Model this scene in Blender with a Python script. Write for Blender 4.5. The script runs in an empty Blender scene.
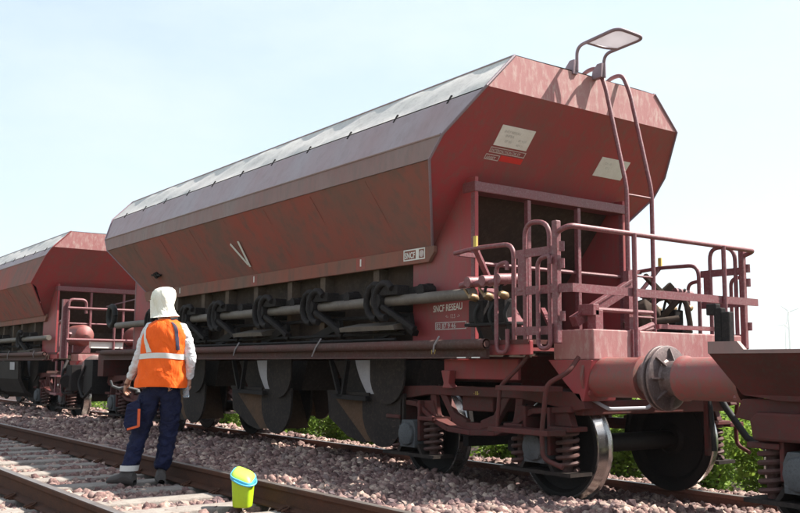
import bpy, math, random
import numpy as np
from mathutils import Vector, Matrix
random.seed(7); rng = np.random.default_rng(7)
S = bpy.context.scene; COL = S.collection
R = math.radians

# ------------------------------------------------------------------ camera
cd = bpy.data.cameras.new('camera'); cam = bpy.data.objects.new('camera', cd); COL.objects.link(cam); S.camera = cam
YAW, PIT, ROL = 0.6324742, 0.119575, 0.0084621
F = Vector((-math.cos(YAW)*math.cos(PIT), math.sin(YAW)*math.cos(PIT), math.sin(PIT)))
Rv = Vector((math.sin(YAW), math.cos(YAW), 0)); Uv = Rv.cross(F)
R2 = Rv*math.cos(ROL) + Uv*math.sin(ROL); U2 = -Rv*math.sin(ROL) + Uv*math.cos(ROL)
M = Matrix((R2, U2, -F)).transposed().to_4x4(); M.translation = (5.7715, -6.787, 1.12536)
cam.matrix_world = M
cd.sensor_width = 36; cd.lens = 36*923.565/800; cd.clip_start = .05; cd.clip_end = 9000
S.render.resolution_x, S.render.resolution_y = 1024, 657

# ------------------------------------------------------------------ sky, sun, exposure
SUN = Vector((.52, 1.0, 1.36)).normalized()
EL = math.asin(SUN.z); AZ = math.atan2(SUN.x, SUN.y)
W = bpy.data.worlds.new('World'); S.world = W; W.use_nodes = True
wn, wl = W.node_tree.nodes, W.node_tree.links; wn.clear()
sky = wn.new('ShaderNodeTexSky'); sky.sky_type = 'NISHITA'; sky.sun_disc = False
sky.sun_elevation = EL; sky.sun_rotation = AZ; sky.air_density = 1.0; sky.dust_density = 1.6; sky.ozone_density = 1.0
tc = wn.new('ShaderNodeTexCoord')
mp = wn.new('ShaderNodeMapping'); mp.inputs['Scale'].default_value = (1.6, 1.6, 5.0)
no = wn.new('ShaderNodeTexNoise'); no.inputs['Scale'].default_value = 1.5; no.inputs['Detail'].default_value = 7; no.inputs['Roughness'].default_value = .6
rp = wn.new('ShaderNodeMapRange'); rp.inputs['From Min'].default_value = .42; rp.inputs['From Max'].default_value = .75; rp.inputs['To Min'].default_value = .58; rp.inputs['To Max'].default_value = .95
mx = wn.new('ShaderNodeMix'); mx.data_type = 'RGBA'; mx.inputs['B'].default_value = (3.35, 3.85, 4.15, 1)
bg = wn.new('ShaderNodeBackground'); bg.inputs['Strength'].default_value = .10
ou = wn.new('ShaderNodeOutputWorld')
wl.new(tc.outputs['Generated'], mp.inputs[0]); wl.new(mp.outputs[0], no.inputs['Vector']); wl.new(no.outputs['Fac'], rp.inputs['Value'])
wl.new(rp.outputs[0], mx.inputs['Factor']); wl.new(sky.outputs[0], mx.inputs['A']); wl.new(mx.outputs['Result'], bg.inputs[0]); wl.new(bg.outputs[0], ou.inputs[0])
sd = bpy.data.lights.new('sun', 'SUN'); sd.energy = 5.0; sd.angle = R(.5); sd.color = (1, .95, .87)
so = bpy.data.objects.new('sun', sd); COL.objects.link(so); so.rotation_euler = (-SUN).to_track_quat('-Z', 'Y').to_euler(); so.location = (10, 10, 30)
S.view_settings.view_transform = 'Standard'; S.view_settings.look = 'None'; S.view_settings.gamma = 1; S.view_settings.exposure = 1.38
S.view_settings.use_curve_mapping = False

# ------------------------------------------------------------------ materials
def nodemat(name):
    m = bpy.data.materials.new(name); m.use_nodes = True
    nt = m.node_tree; b = nt.nodes['Principled BSDF']; return m, nt.nodes, nt.links, b
def c4(c): return (c[0], c[1], c[2], 1)
def paint(name, c1, c2=None, c3=None, rough=.6, metal=0, scale=2.2, streak=1.0, patch=.5, fine=.25, bump=.15, spec=.4, soft=.16, fold=None):
    """c1 base paint, c2 large worn areas, c3 small grime or rust spots"""
    m, n, l, b = nodemat(name)
    c2 = c2 or tuple(v*.7 for v in c1); c3 = c3 or tuple(v*.55 for v in c2)
    t = n.new('ShaderNodeTexCoord'); mp = n.new('ShaderNodeMapping'); mp.inputs['Scale'].default_value = (1, 1, streak)
    l.new(t.outputs['Object'], mp.inputs[0])
    a = n.new('ShaderNodeTexNoise'); a.inputs['Scale'].default_value = scale; a.inputs['Detail'].default_value = 8; a.inputs['Roughness'].default_value = .62
    l.new(mp.outputs[0], a.inputs['Vector'])
    r1 = n.new('ShaderNodeMapRange'); r1.inputs['From Min'].default_value = patch-soft; r1.inputs['From Max'].default_value = patch+soft
    l.new(a.outputs['Fac'], r1.inputs['Value'])
    m1 = n.new('ShaderNodeMix'); m1.data_type = 'RGBA'; m1.inputs['A'].default_value = c4(c2); m1.inputs['B'].default_value = c4(c1)
    l.new(r1.outputs[0], m1.inputs['Factor'])
    f = n.new('ShaderNodeTexNoise'); f.inputs['Scale'].default_value = scale*9; f.inputs['Detail'].default_value = 6; f.inputs['Roughness'].default_value = .7
    l.new(mp.outputs[0], f.inputs['Vector'])
    r2 = n.new('ShaderNodeMapRange'); r2.inputs['From Min'].default_value = .48; r2.inputs['From Max'].default_value = .74; r2.inputs['To Max'].default_value = min(1, fine*3)
    l.new(f.outputs['Fac'], r2.inputs['Value'])
    m2 = n.new('ShaderNodeMix'); m2.data_type = 'RGBA'; m2.inputs['B'].default_value = c4(c3)
    l.new(r2.outputs[0], m2.inputs['Factor']); l.new(m1.outputs['Result'], m2.inputs['A'])
    l.new(m2.outputs['Result'], b.inputs['Base Color'])
    rr = n.new('ShaderNodeMapRange'); rr.inputs['To Min'].default_value = max(.05, rough-.14); rr.inputs['To Max'].default_value = min(1, rough+.2)
    l.new(f.outputs['Fac'], rr.inputs['Value']); l.new(rr.outputs[0], b.inputs['Roughness'])
    b.inputs['Metallic'].default_value = metal; b.inputs['Specular IOR Level'].default_value = spec
    if bump:
        bp = n.new('ShaderNodeBump'); bp.inputs['Strength'].default_value = bump; bp.inputs['Distance'].default_value = .02
        l.new(f.outputs['Fac'], bp.inputs['Height']); l.new(bp.outputs[0], b.inputs['Normal'])
    if fold:
        fn_ = n.new('ShaderNodeTexNoise'); fn_.inputs['Scale'].default_value = fold[0]; fn_.inputs['Detail'].default_value = 3; fn_.inputs['Distortion'].default_value = 1.2
        mq = n.new('ShaderNodeMapping'); mq.inputs['Scale'].default_value = (1, 1, fold[2]); l.new(t.outputs['Object'], mq.inputs[0]); l.new(mq.outputs[0], fn_.inputs['Vector'])
        fb = n.new('ShaderNodeBump'); fb.inputs['Strength'].default_value = fold[1]; fb.inputs['Distance'].default_value = .06; l.new(fn_.outputs['Fac'], fb.inputs['Height'])
        if bump: l.new(bp.outputs[0], fb.inputs['Normal'])
        l.new(fb.outputs[0], b.inputs['Normal'])
    return m
def island(name, stops, rough=.85, vary=.35, bump=.4):
    """colour chosen at random for each separate piece"""
    m, n, l, b = nodemat(name)
    g = n.new('ShaderNodeNewGeometry'); cr = n.new('ShaderNodeValToRGB'); el = cr.color_ramp.elements
    for i, (p, c) in enumerate(stops):
        e = el[i] if i < 2 else el.new(p)
        e.position = p; e.color = c4(c)
    l.new(g.outputs['Random Per Island'], cr.inputs[0])
    t = n.new('ShaderNodeTexCoord'); f = n.new('ShaderNodeTexNoise'); f.inputs['Scale'].default_value = 45; f.inputs['Detail'].default_value = 4
    l.new(t.outputs['Object'], f.inputs['Vector'])
    r = n.new('ShaderNodeMapRange'); r.inputs['From Min'].default_value = .3; r.inputs['From Max'].default_value = .7; r.inputs['To Min'].default_value = 1-vary; r.inputs['To Max'].default_value = 1+vary
    l.new(f.outputs['Fac'], r.inputs['Value'])
    mm = n.new('ShaderNodeMix'); mm.data_type = 'RGBA'; mm.blend_type = 'MULTIPLY'; mm.inputs['Factor'].default_value = 1
    l.new(cr.outputs[0], mm.inputs['A']); l.new(r.outputs[0], mm.inputs['B']); l.new(mm.outputs['Result'], b.inputs['Base Color'])
    b.inputs['Roughness'].default_value = rough; b.inputs['Specular IOR Level'].default_value = .12
    if bump:
        bp = n.new('ShaderNodeBump'); bp.inputs['Strength'].default_value = bump; bp.inputs['Distance'].default_value = .01
        l.new(f.outputs['Fac'], bp.inputs['Height']); l.new(bp.outputs[0], b.inputs['Normal'])
    return m
MT = {}
MT['red'] = paint('oxide_red_paint', (.315, .044, .050), (.225, .060, .058), (.17, .10, .085), rough=.55, scale=1.5, streak=.35, fine=.24, soft=.12, spec=.35)
MT['redpink'] = paint('dusty_sunlit_red_paint', (.345, .165, .155), (.28, .09, .09), (.41, .30, .27), rough=.55, scale=1.8, streak=.4, fine=.33, spec=.5)  # paler copy of the red: dust plus sun glare put into the colour
MT['side'] = paint('dusty_red_brown_wall_paint', (.38, .085, .068), (.205, .118, .102), (.15, .112, .10), rough=.8, scale=.75, streak=.45, fine=.30, patch=.56, soft=.15, spec=0.12)
MT['lip'] = paint('dusty_lip_paint', (.27, .095, .070), (.175, .125, .10), (.12, .10, .085), rough=.75, scale=.9, streak=.3, fine=.28, spec=0.12)
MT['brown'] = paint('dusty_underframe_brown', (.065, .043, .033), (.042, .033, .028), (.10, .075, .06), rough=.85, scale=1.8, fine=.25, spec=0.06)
MT['sole'] = paint('worn_sole_bar_paint', (.105, .042, .037), (.072, .044, .038), (.14, .105, .095), rough=.7, scale=3, fine=.25, spec=0.15)
MT['rooftop'] = paint('pale_weathered_roof_sheet', (.60, .57, .535), (.48, .45, .435), (.33, .30, .30), rough=.6, scale=1.6, fine=.22, spec=.3)
MT['shoulder'] = paint('grey_violet_roof_sheet', (.325, .262, .28), (.31, .20, .205), (.22, .17, .17), rough=.5, scale=1.0, streak=.4, fine=.15, spec=.45)
MT['band'] = paint('scuffed_red_grey_band', (.235, .165, .155), (.23, .115, .105), (.17, .135, .125), rough=.6, scale=1.5, streak=.3, fine=.25)
MT['pipe'] = paint('dusty_steel_pipe', (.145, .122, .105), (.095, .078, .066), (.19, .16, .135), rough=.6, scale=4, fine=.25)
MT['stanch'] = paint('dusty_stanchion', (.125, .088, .066), (.085, .062, .05), (.15, .115, .09), rough=.85, scale=2.5, fine=.25, spec=.08)
MT['dark'] = paint('greasy_dark_steel', (.026, .0225, .023), (.018, .0165, .017), (.055, .045, .040), rough=.6, scale=6, fine=.25, spec=0.06)
MT['chute'] = paint('dark_chute_steel', (.038, .030, .027), (.025, .021, .020), (.075, .058, .047), rough=.65, scale=3, fine=.25, spec=0.06)
MT['rust'] = paint('rusty_chute_plate', (.115, .066, .040), (.075, .047, .033), (.15, .10, .07), rough=.8, scale=3, fine=.25, spec=0.1)
MT['flap'] = paint('pale_rubber_flap', (.33, .31, .33), (.27, .25, .27), (.20, .19, .20), rough=.5, scale=4, fine=.15)
MT['bogie'] = paint('bogie_red_brown', (.115, .030, .028), (.075, .030, .026), (.07, .054, .046), rough=.65, scale=3.5, fine=.3, spec=0.15)
MT['spring'] = paint('dusty_spring_steel', (.10, .045, .040), (.07, .042, .037), (.12, .092, .078), rough=.6, scale=8, fine=.25, spec=0.15)
MT['boxgrey'] = paint('grey_axle_box', (.11, .115, .12), (.08, .083, .088), (.055, .05, .047), rough=.6, scale=8, fine=.3, spec=0.15)
MT['wheel'] = paint('dark_wheel_steel', (.022, .020, .019), (.016, .015, .0145), (.04, .031, .027), rough=.55, scale=5, fine=.25, spec=0.12)
MT['tread'] = paint('polished_wheel_tread', (.42, .40, .39), (.34, .32, .31), (.24, .20, .18), rough=.22, metal=.95, scale=.6, fine=.03, bump=0)
MT['railpaint'] = paint('handrail_red_violet', (.185, .047, .057), (.145, .041, .048), (.23, .155, .148), rough=.5, scale=5, fine=.3, spec=.5)
MT['buffer'] = paint('buffer_casing_red', (.27, .052, .050), (.185, .080, .066), (.14, .105, .085), rough=.5, scale=3, streak=.6, fine=.36, spec=.5)
MT['bufhead'] = paint('greasy_buffer_head', (.16, .105, .10), (.10, .075, .072), (.24, .19, .18), rough=.45, metal=.3, scale=7, fine=.25)
MT['white'] = paint('white_marking', (.72, .71, .68), (.66, .64, .60), (.45, .42, .40), rough=.6, scale=9, fine=.12, bump=0)
MT['signred'] = paint('signal_red_marking', (.60, .03, .025), (.52, .03, .025), (.4, .05, .04), rough=.5, scale=9, fine=.1, bump=0)
MT['yellow'] = paint('yellow_marking', (.62, .46, .10), (.55, .40, .09), (.35, .27, .1), rough=.6, scale=9, fine=.15, bump=0)
MT['brass'] = paint('brass_valve', (.26, .17, .085), (.18, .11, .06), (.20, .14, .08), rough=.45, metal=.5, scale=12, fine=.2)
MT['guard'] = paint('grey_violet_tube', (.24, .17, .20), (.20, .14, .165), (.16, .11, .12), rough=.45, scale=6, fine=.2)
MT['mesh'] = paint('pale_grey_sheet', (.66, .64, .66), (.60, .58, .60), (.5, .48, .5), rough=.5, scale=5, fine=.08, bump=0)
MT['rubber'] = paint('black_rubber_hose', (.02, .02, .021), (.03, .029, .028), (.06, .055, .05), rough=.6, scale=9, fine=.2, spec=0.15)
MT['railside'] = paint('rusty_rail_steel', (.080, .036, .023), (.052, .027, .020), (.115, .055, .033), rough=.8, scale=5, streak=2, fine=.3, spec=0.12)
MT['railside1'] = paint('rust_red_rail_steel', (.19, .085, .062), (.13, .06, .046), (.25, .13, .09), rough=.8, scale=5, streak=2, fine=.3, spec=.12)
MT['railtop'] = paint('worn_rail_head', (.40, .36, .33), (.30, .25, .22), (.22, .16, .13), rough=.35, metal=.8, scale=4, fine=.2, bump=.03)
MT['concrete'] = paint('pale_concrete_sleeper', (.31, .28, .25), (.22, .19, .17), (.15, .115, .10), rough=.9, scale=6, fine=.25, bump=.3, spec=0.1)
MT['stone'] = island('ballast_stone', [(0, (.085, .052, .050)), (1, (.38, .27, .225)), (.2, (.165, .10, .092)), (.45, (.265, .17, .148)), (.62, (.17, .125, .118)), (.80, (.46, .345, .28)), (.9, (.125, .078, .074))])
MT['gravel'] = paint('ballast_base', (.07, .047, .044), (.05, .035, .034), (.10, .072, .066), rough=.95, scale=14, fine=.3, bump=.6, spec=0.05)
MT['earth'] = paint('dry_grass_ground', (.13, .15, .050), (.16, .13, .07), (.08, .11, .03), rough=.95, scale=1.2, fine=.3, bump=.4, spec=.1)
MT['white2'] = paint('turbine_white', (.80, .80, .80), (.78, .78, .78), (.74, .74, .74), rough=.5, bump=0)
def leafmat(name, a, b_):
    m = island(name, [(0, a), (1, b_), (.5, tuple((x+y)/2 for x, y in zip(a, b_)))], rough=.55, vary=.15, bump=0)
    n, l = m.node_tree.nodes, m.node_tree.links; b = n['Principled BSDF']
    tr = n.new('ShaderNodeBsdfTranslucent'); ms = n.new('ShaderNodeMixShader'); ms.inputs[0].default_value = .42
    src = b.inputs['Base Color'].links[0].from_socket; l.new(src, tr.inputs['Color'])
    o = n['Material Output']; l.new(b.outputs[0], ms.inputs[1]); l.new(tr.outputs[0], ms.inputs[2]); l.new(ms.outputs[0], o.inputs[0]); return m
def translucent(m, f):
    n, l = m.node_tree.nodes, m.node_tree.links; b = n['Principled BSDF']; tr = n.new('ShaderNodeBsdfTranslucent'); ms = n.new('ShaderNodeMixShader'); ms.inputs[0].default_value = f
    l.new(b.inputs['Base Color'].links[0].from_socket, tr.inputs['Color']); l.new(b.outputs[0], ms.inputs[1]); l.new(tr.outputs[0], ms.inputs[2]); l.new(ms.outputs[0], n['Material Output'].inputs[0])
translucent(MT['mesh'], .55)
MT['leaf'] = leafmat('fresh_green_leaf', (.115, .205, .028), (.25, .36, .06))
MT['grass'] = leafmat('grass_blade', (.10, .16, .03), (.21, .24, .07))
MT['bark'] = paint('shrub_bark', (.11, .08, .055), rough=.9)

# ------------------------------------------------------------------ mesh builder
class MB:
    def __init__(s): s.v, s.f, s.s, s.m = [], [], [], []
    def add(s, vs, fs, smooth=False, mi=0):
        o = len(s.v); s.v += [tuple(p) for p in vs]
        for f in fs: s.f.append([i+o for i in f]); s.s.append(smooth); s.m.append(mi)
        return s
    def box(s, a, b, mi=0, rot=None, bev=0):
        x0, y0, z0 = (min(a[i], b[i]) for i in range(3)); x1, y1, z1 = (max(a[i], b[i]) for i in range(3))
        vs = [Vector((x, y, z)) for x in (x0, x1) for y in (y0, y1) for z in (z0, z1)]
        if rot is not None:
            c = Vector(((x0+x1)/2, (y0+y1)/2, (z0+z1)/2)); vs = [c + rot @ (p-c) for p in vs]
        return s.add(vs, [(0, 1, 3, 2), (4, 6, 7, 5), (0, 4, 5, 1), (2, 3, 7, 6), (0, 2, 6, 4), (1, 5, 7, 3)], mi=mi)
    def bar(s, p, q, w, h, up=(0, 0, 1), mi=0):
        p, q = Vector(p), Vector(q); d = (q-p).normalized(); u = Vector(up)
        if abs(d.dot(u)) > .98: u = Vector((1, 0, 0))
        a = d.cross(u).normalized()*(w/2); b = a.cross(d).normalized()*(h/2)
        vs = [p+i*a+j*b for i, j in ((-1, -1), (1, -1), (1, 1), (-1, 1))] + [q+i*a+j*b for i, j in ((-1, -1), (1, -1), (1, 1), (-1, 1))]
        return s.add(vs, [(3, 2, 1, 0), (4, 5, 6, 7), (0, 1, 5, 4), (1, 2, 6, 5), (2, 3, 7, 6), (3, 0, 4, 7)], mi=mi)
    def tube(s, pts, r, n=10, mi=0, caps=True):
        pts = [Vector(p) for p in pts]; rs = r if isinstance(r, (list, tuple)) else [r]*len(pts)
        prev = None; rings = []
        for i, p in enumerate(pts):
            t = (pts[min(i+1, len(pts)-1)] - pts[max(i-1, 0)]).normalized()
            if prev is None:
                u = Vector((0, 0, 1)) if abs(t.z) < .9 else Vector((1, 0, 0))
                a = t.cross(u).normalized()
            else: a = (prev - t*prev.dot(t)).normalized()
            prev = a; b = t.cross(a)
            rings.append([p + (a*math.cos(2*math.pi*k/n) + b*math.sin(2*math.pi*k/n))*rs[i] for k in range(n)])
        vs = [q for g in rings for q in g]; fs = []
        for i in range(len(pts)-1):
            for k in range(n):
                k2 = (k+1) % n; fs.append((i*n+k, i*n+k2, (i+1)*n+k2, (i+1)*n+k))
        s.add(vs, fs, True, mi)
        if caps:
            s.add(rings[0], [tuple(range(n))[::-1]], False, mi); s.add(rings[-1], [tuple(range(n))], False, mi)
        return s
    def cyl(s, p, q, r, n=18, mi=0): return s.tube([p, q], r, n, mi)
    def prism(s, poly, axis, a, b, mi=0):
        """poly in the two remaining axes, extruded along axis from a to b"""
        def pt(u, v, w):
            return {'x': (w, u, v), 'y': (u, w, v), 'z': (u, v, w)}[axis]
        n = len(poly); vs = [pt(u, v, a) for u, v in poly] + [pt(u, v, b) for u, v in poly]
        return s.add(vs, [tuple(range(n))[::-1], tuple(range(n, 2*n))] + [(i, (i+1) % n, n+(i+1) % n, n+i) for i in range(n)], mi=mi)
    def lathe(s, c, axis, prof, n=40, mis=None, mi=0):
        """prof: list of (offset along axis, radius)"""
        c = Vector(c); A = Vector(axis).normalized(); u = Vector((0, 0, 1)) if abs(A.z) < .9 else Vector((1, 0, 0)); a = A.cross(u).normalized(); b = A.cross(a)
        vs = [c + A*o + (a*math.cos(2*math.pi*k/n) + b*math.sin(2*math.pi*k/n))*r for o, r in prof for k in range(n)]
        o0 = len(s.v); s.v += [tuple(p) for p in vs]
        for i in range(len(prof)-1):
            for k in range(n):
                k2 = (k+1) % n; s.f.append([o0+i*n+k, o0+i*n+k2, o0+(i+1)*n+k2, o0+(i+1)*n+k]); s.s.append(True); s.m.append(mis[i] if mis else mi)
        return s
    def grid(s, P, mi=0, smooth=True):
        """P[i][j] points"""
        nj = len(P[0]); vs = [q for r in P for q in r]
        return s.add(vs, [(i*nj+j, i*nj+j+1, (i+1)*nj+j+1, (i+1)*nj+j) for i in range(len(P)-1) for j in range(nj-1)], smooth, mi)
    def helix(s, c, r, z0, z1, turns, wr, n=14, k=6):
        N = int(turns*n)
        s.tube([(c[0]+r*math.cos(2*math.pi*i/n), c[1]+r*math.sin(2*math.pi*i/n), z0+(z1-z0)*i/N) for i in range(N+1)], wr, k); return s
    def build(s, name, mats, parent=None, org=None, bevel=0, sharp=True):
        o = org if org is not None else (world_org(parent) if parent else Vector((0, 0, 0)))
        me = bpy.data.meshes.new(name); me.from_pydata([(p[0]-o[0], p[1]-o[1], p[2]-o[2]) for p in s.v], [], s.f)
        for m in (mats if isinstance(mats, (list, tuple)) else [mats]): me.materials.append(MT[m] if isinstance(m, str) else m)
        me.polygons.foreach_set('use_smooth', s.s); me.polygons.foreach_set('material_index', s.m); me.update()
        if any(s.s): me.set_sharp_from_angle(angle=R(38))
        ob = bpy.data.objects.new(name, me); COL.objects.link(ob)
        if parent: ob.parent = parent
        else: ob.location = o
        if bevel:
            b = ob.modifiers.new('bevel', 'BEVEL'); b.width = bevel; b.segments = 2; b.limit_method = 'ANGLE'; b.angle_limit = R(40)
        return ob
def world_org(o):
    v = Vector(o.location)
    while o.parent: o = o.parent; v = v + Vector(o.location)
    return v
def empty(name, loc): e = bpy.data.objects.new(name, None); e.location = loc; e.empty_display_size = .2; COL.objects.link(e); return e
def tag(o, label=None, cat=None, group=None, kind=None):
    if label: o['label'] = label
    if cat: o['category'] = cat
    if group: o['group'] = group
    if kind: o['kind'] = kind
    return o
def arc(p0, p1, p2, n=5):
    """rounded corner p0 -> p1 -> p2"""
    a, b, c = Vector(p0), Vector(p1), Vector(p2)
    return [a*(1-t)**2 + b*2*t*(1-t) + c*t*t for t in [i/n for i in range(n+1)]]
def bend(pts, r, n=5):
    """polyline with rounded corners"""
    pts = [Vector(p) for p in pts]; out = [pts[0]]
    for i in range(1, len(pts)-1):
        a = pts[i-1]-pts[i]; b = pts[i+1]-pts[i]; rr = min(r, a.length*.48, b.length*.48)
        out += arc(pts[i]+a.normalized()*rr, pts[i], pts[i]+b.normalized()*rr, n)
    return out + [pts[-1]]
def text(body, size, origin, ux, uz, mat, name, parent, sx=1.0, bold=0):
    """flat lettering: origin lower left, ux reading direction, uz up direction"""
    cu = bpy.data.curves.new(name, 'FONT'); cu.body = body; cu.size = size; cu.extrude = .0; cu.offset = bold
    t = bpy.data.objects.new(name, cu); COL.objects.link(t)
    dg = bpy.context.evaluated_depsgraph_get(); me = bpy.data.meshes.new_from_object(t.evaluated_get(dg))
    bpy.data.objects.remove(t)
    ux = Vector(ux).normalized(); uz = Vector(uz).normalized(); un = ux.cross(uz)
    mt = Matrix((ux*sx, uz, un)).transposed().to_4x4(); mt.translation = Vector(origin) - world_org(parent)
    me.transform(mt); me.materials.clear(); me.materials.append(MT[mat])
    ob = bpy.data.objects.new(name, me); COL.objects.link(ob); ob.parent = parent; return ob
def copy_tree(o, parent=None, loc=None):
    q = o.copy(); COL.objects.link(q); q.parent = parent
    if loc is not None: q.location = loc
    for ch in list(o.children): copy_tree(ch, q)
    return q

# ================================================================== the setting
PY = [-12, -8, -6.3, -5.5, -5.0, -4.71, -3.2, -3.0, -2.5, -1.7, -1.15, -.92, -.62, .62, .95, 1.35, 2.3, 3.2, 9]
PZ = [-.75, -.7, -.45, -.06, -.01, -.015, -.015, .11, .12, .07, .085, .05, -.13, -.13, -.05, -.1, -.52, -.6, -.64]
def bed_z(x, y):
    x = np.asarray(x, float); y = np.asarray(y, float)
    z = np.interp(y, PY, PZ)
    z = z + .018*np.sin(x*2.1+y*1.7) * np.sin(x*.9-y*2.3) + .012*np.sin(x*5.3+y*3.1)
    w = np.clip((y+3.0)/.4, 0, 1)*np.clip((-.8-y)/.25, 0, 1)       # heaped strip between the tracks
    z = z + w*(.03*np.sin(x*1.15+.4) - .075*np.clip((x+1.6)/1.2, 0, 1))
    return z
g = MB()
xs = [-2300, -1200, -300, -60, 20, 300, 1200, 2300]; ys = [-2300, -1200, -200, -14, 9, 60, 400, 1200, 2300]
g.grid([[(x, y, -.70) for x in xs] for y in ys], smooth=False)
tag(g.build('ground', 'earth'), kind='structure')
bx = np.concatenate([np.arange(-60, -24, 2.), np.arange(-24, 8.01, .15)]); by = np.concatenate([np.arange(-12, -5.6, .8), np.arange(-5.6, 3.4, .1), np.arange(3.4, 9.1, .8)])
X, Y = np.meshgrid(bx, by, indexing='ij'); Z = bed_z(X, Y) + rng.normal(0, .006, X.shape)
b = MB(); b.grid([[(X[i, j], Y[i, j], Z[i, j]) for j in range(len(by))] for i in range(len(bx))])
bed = tag(b.build('ballast_bed', 'gravel'), kind='structure')

TRK = -3.962; ZT = .222
cam_o = np.array(M.translation); cF, cR, cU = np.array(F), np.array(R2), np.array(U2)
def project(P):
    d = P - cam_o; w = d @ cF; w = np.where(w < .05, .05, w)
    return 400 + 923.565*(d @ cR)/w, 256.5 - 923.565*(d @ cU)/w, d @ cF
# stones
def stone_shapes(k):
    t = (1+5**.5)/2
    v = np.array([(-1, t, 0), (1, t, 0), (-1, -t, 0), (1, -t, 0), (0, -1, t), (0, 1, t), (0, -1, -t), (0, 1, -t), (t, 0, -1), (t, 0, 1), (-t, 0, -1), (-t, 0, 1)], float)
    v /= np.linalg.norm(v[0])
    f = np.array([(0, 11, 5), (0, 5, 1), (0, 1, 7), (0, 7, 10), (0, 10, 11), (1, 5, 9), (5, 11, 4), (11, 10, 2), (10, 7, 6), (7, 1, 8), (3, 9, 4), (3, 4, 2), (3, 2, 6), (3, 6, 8), (3, 8, 9), (4, 9, 5), (2, 4, 11), (6, 2, 10), (8, 6, 7), (9, 8, 1)])
    out = []
    for i in range(k):
        q = v*(1+rng.normal(0, .17, (12, 1)))*np.array([1.25, 1, .78])*rng.uniform(.85, 1.15, 3)
        out.append(q)
    return np.array(out), f
SH, SF = stone_shapes(24)
N = 440000
sx = rng.uniform(-24, 6.5, N); sy = rng.uniform(-5.9, 2.6, N)
sz = bed_z(sx, sy)
px, py, dep = project(np.stack([sx, sy, sz], 1))
keep = (dep > .5) & (px > -110) & (px < 910) & (py < 585) & (py > 375)
for yr in (TRK-.7525, TRK+.7525): keep &= np.abs(sy-yr) > .085
for yr in (-.7525, .7525): keep &= np.abs(sy-yr) > .06
per = np.abs(((sx+.12) % .6)-.3); on = (per < .13) & (np.abs(sy-TRK) < 1.2)
keep &= ~(on & (rng.uniform(0, 1, N) < .45))
keep &= rng.uniform(0, 1, N) < np.where(dep > 15, .32, np.where(dep > 10, .62, 1.0))
keep &= ~((sy > 1.6) & (rng.uniform(0, 1, N) < .6))
sx, sy, sz, dep = sx[keep], sy[keep], sz[keep], dep[keep]
if len(sx) > 114000:
    k = rng.choice(len(sx), 114000, False); sx, sy, sz, dep = sx[k], sy[k], sz[k], dep[k]
n = len(sx)
rad = rng.gamma(6, .0032, n)+.007; rad = np.clip(rad, .011, .05)*np.where(dep > 15, 1.5, np.where(dep > 10, 1.18, 1.0))
vis = (project(np.stack([sx, sy, sz], 1))[1] > 512)*6; order = np.argsort(dep - rad*40 + vis); sx, sy, sz, rad = sx[order], sy[order], sz[order], rad[order]
NI = 300
q = rng.normal(size=(n, 4)); q /= np.linalg.norm(q, axis=1)[:, None]
w_, x_, y_, z_ = q.T
RM = np.stack([np.stack([1-2*(y_*y_+z_*z_), 2*(x_*y_-z_*w_), 2*(x_*z_+y_*w_)], 1), np.stack([2*(x_*y_+z_*w_), 1-2*(x_*x_+z_*z_), 2*(y_*z_-x_*w_)], 1), np.stack([2*(x_*z_-y_*w_), 2*(y_*z_+x_*w_), 1-2*(x_*x_+y_*y_)], 1)], 1)
kind = rng.integers(0, len(SH), n)
lift = rad*rng.uniform(.0, .75, n)
V = np.einsum('nij,nkj->nki', RM[NI:], SH[kind[NI:]])*rad[NI:, None, None] + np.stack([sx[NI:], sy[NI:], sz[NI:]+lift[NI:]], 1)[:, None, :]
nn = n-NI
me = bpy.data.meshes.new('ballast_stones')
me.vertices.add(nn*12); me.vertices.foreach_set('co', V.reshape(-1).astype(np.float32))
FI = (SF[None] + (np.arange(nn)*12)[:, None, None]).reshape(-1)
me.loops.add(len(FI)); me.loops.foreach_set('vertex_index', FI.astype(np.int32))
me.polygons.add(nn*20); me.polygons.foreach_set('loop_start', np.arange(0, nn*60, 3, dtype=np.int32)); me.polygons.foreach_set('loop_total', np.full(nn*20, 3, np.int32))
me.update(calc_edges=True); me.materials.append(MT['stone'])
so_ = bpy.data.objects.new('ballast_stones', me); COL.objects.link(so_); so_.parent = bed; tag(so_, kind='stuff')
smeshes = []
tints = [(.12, .08, .08), (.25, .165, .15), (.19, .14, .14), (.36, .27, .23), (.155, .10, .10)]
for i in range(5): MT['stone%d' % i] = paint('single_stone_%d' % i, tints[i], tuple(v*.75 for v in tints[i]), tuple(v*1.25 for v in tints[i]), rough=.85, scale=20, fine=.2, bump=.3, spec=.15)
for i in range(15):
    m_ = bpy.data.meshes.new('stone'); m_.from_pydata([tuple(p) for p in SH[i]], [], [tuple(map(int, f)) for f in SF]); m_.materials.append(MT['stone%d' % (i % 5)]); smeshes.append(m_)
for i in range(min(NI, n)):
    o = bpy.data.objects.new('stone', smeshes[i % 15]); COL.objects.link(o); o.parent = bed
    o.location = (sx[i], sy[i], sz[i]+lift[i]); o.scale = (rad[i],)*3; o.rotation_euler = tuple(rng.uniform(0, 6.28, 3))

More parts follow.
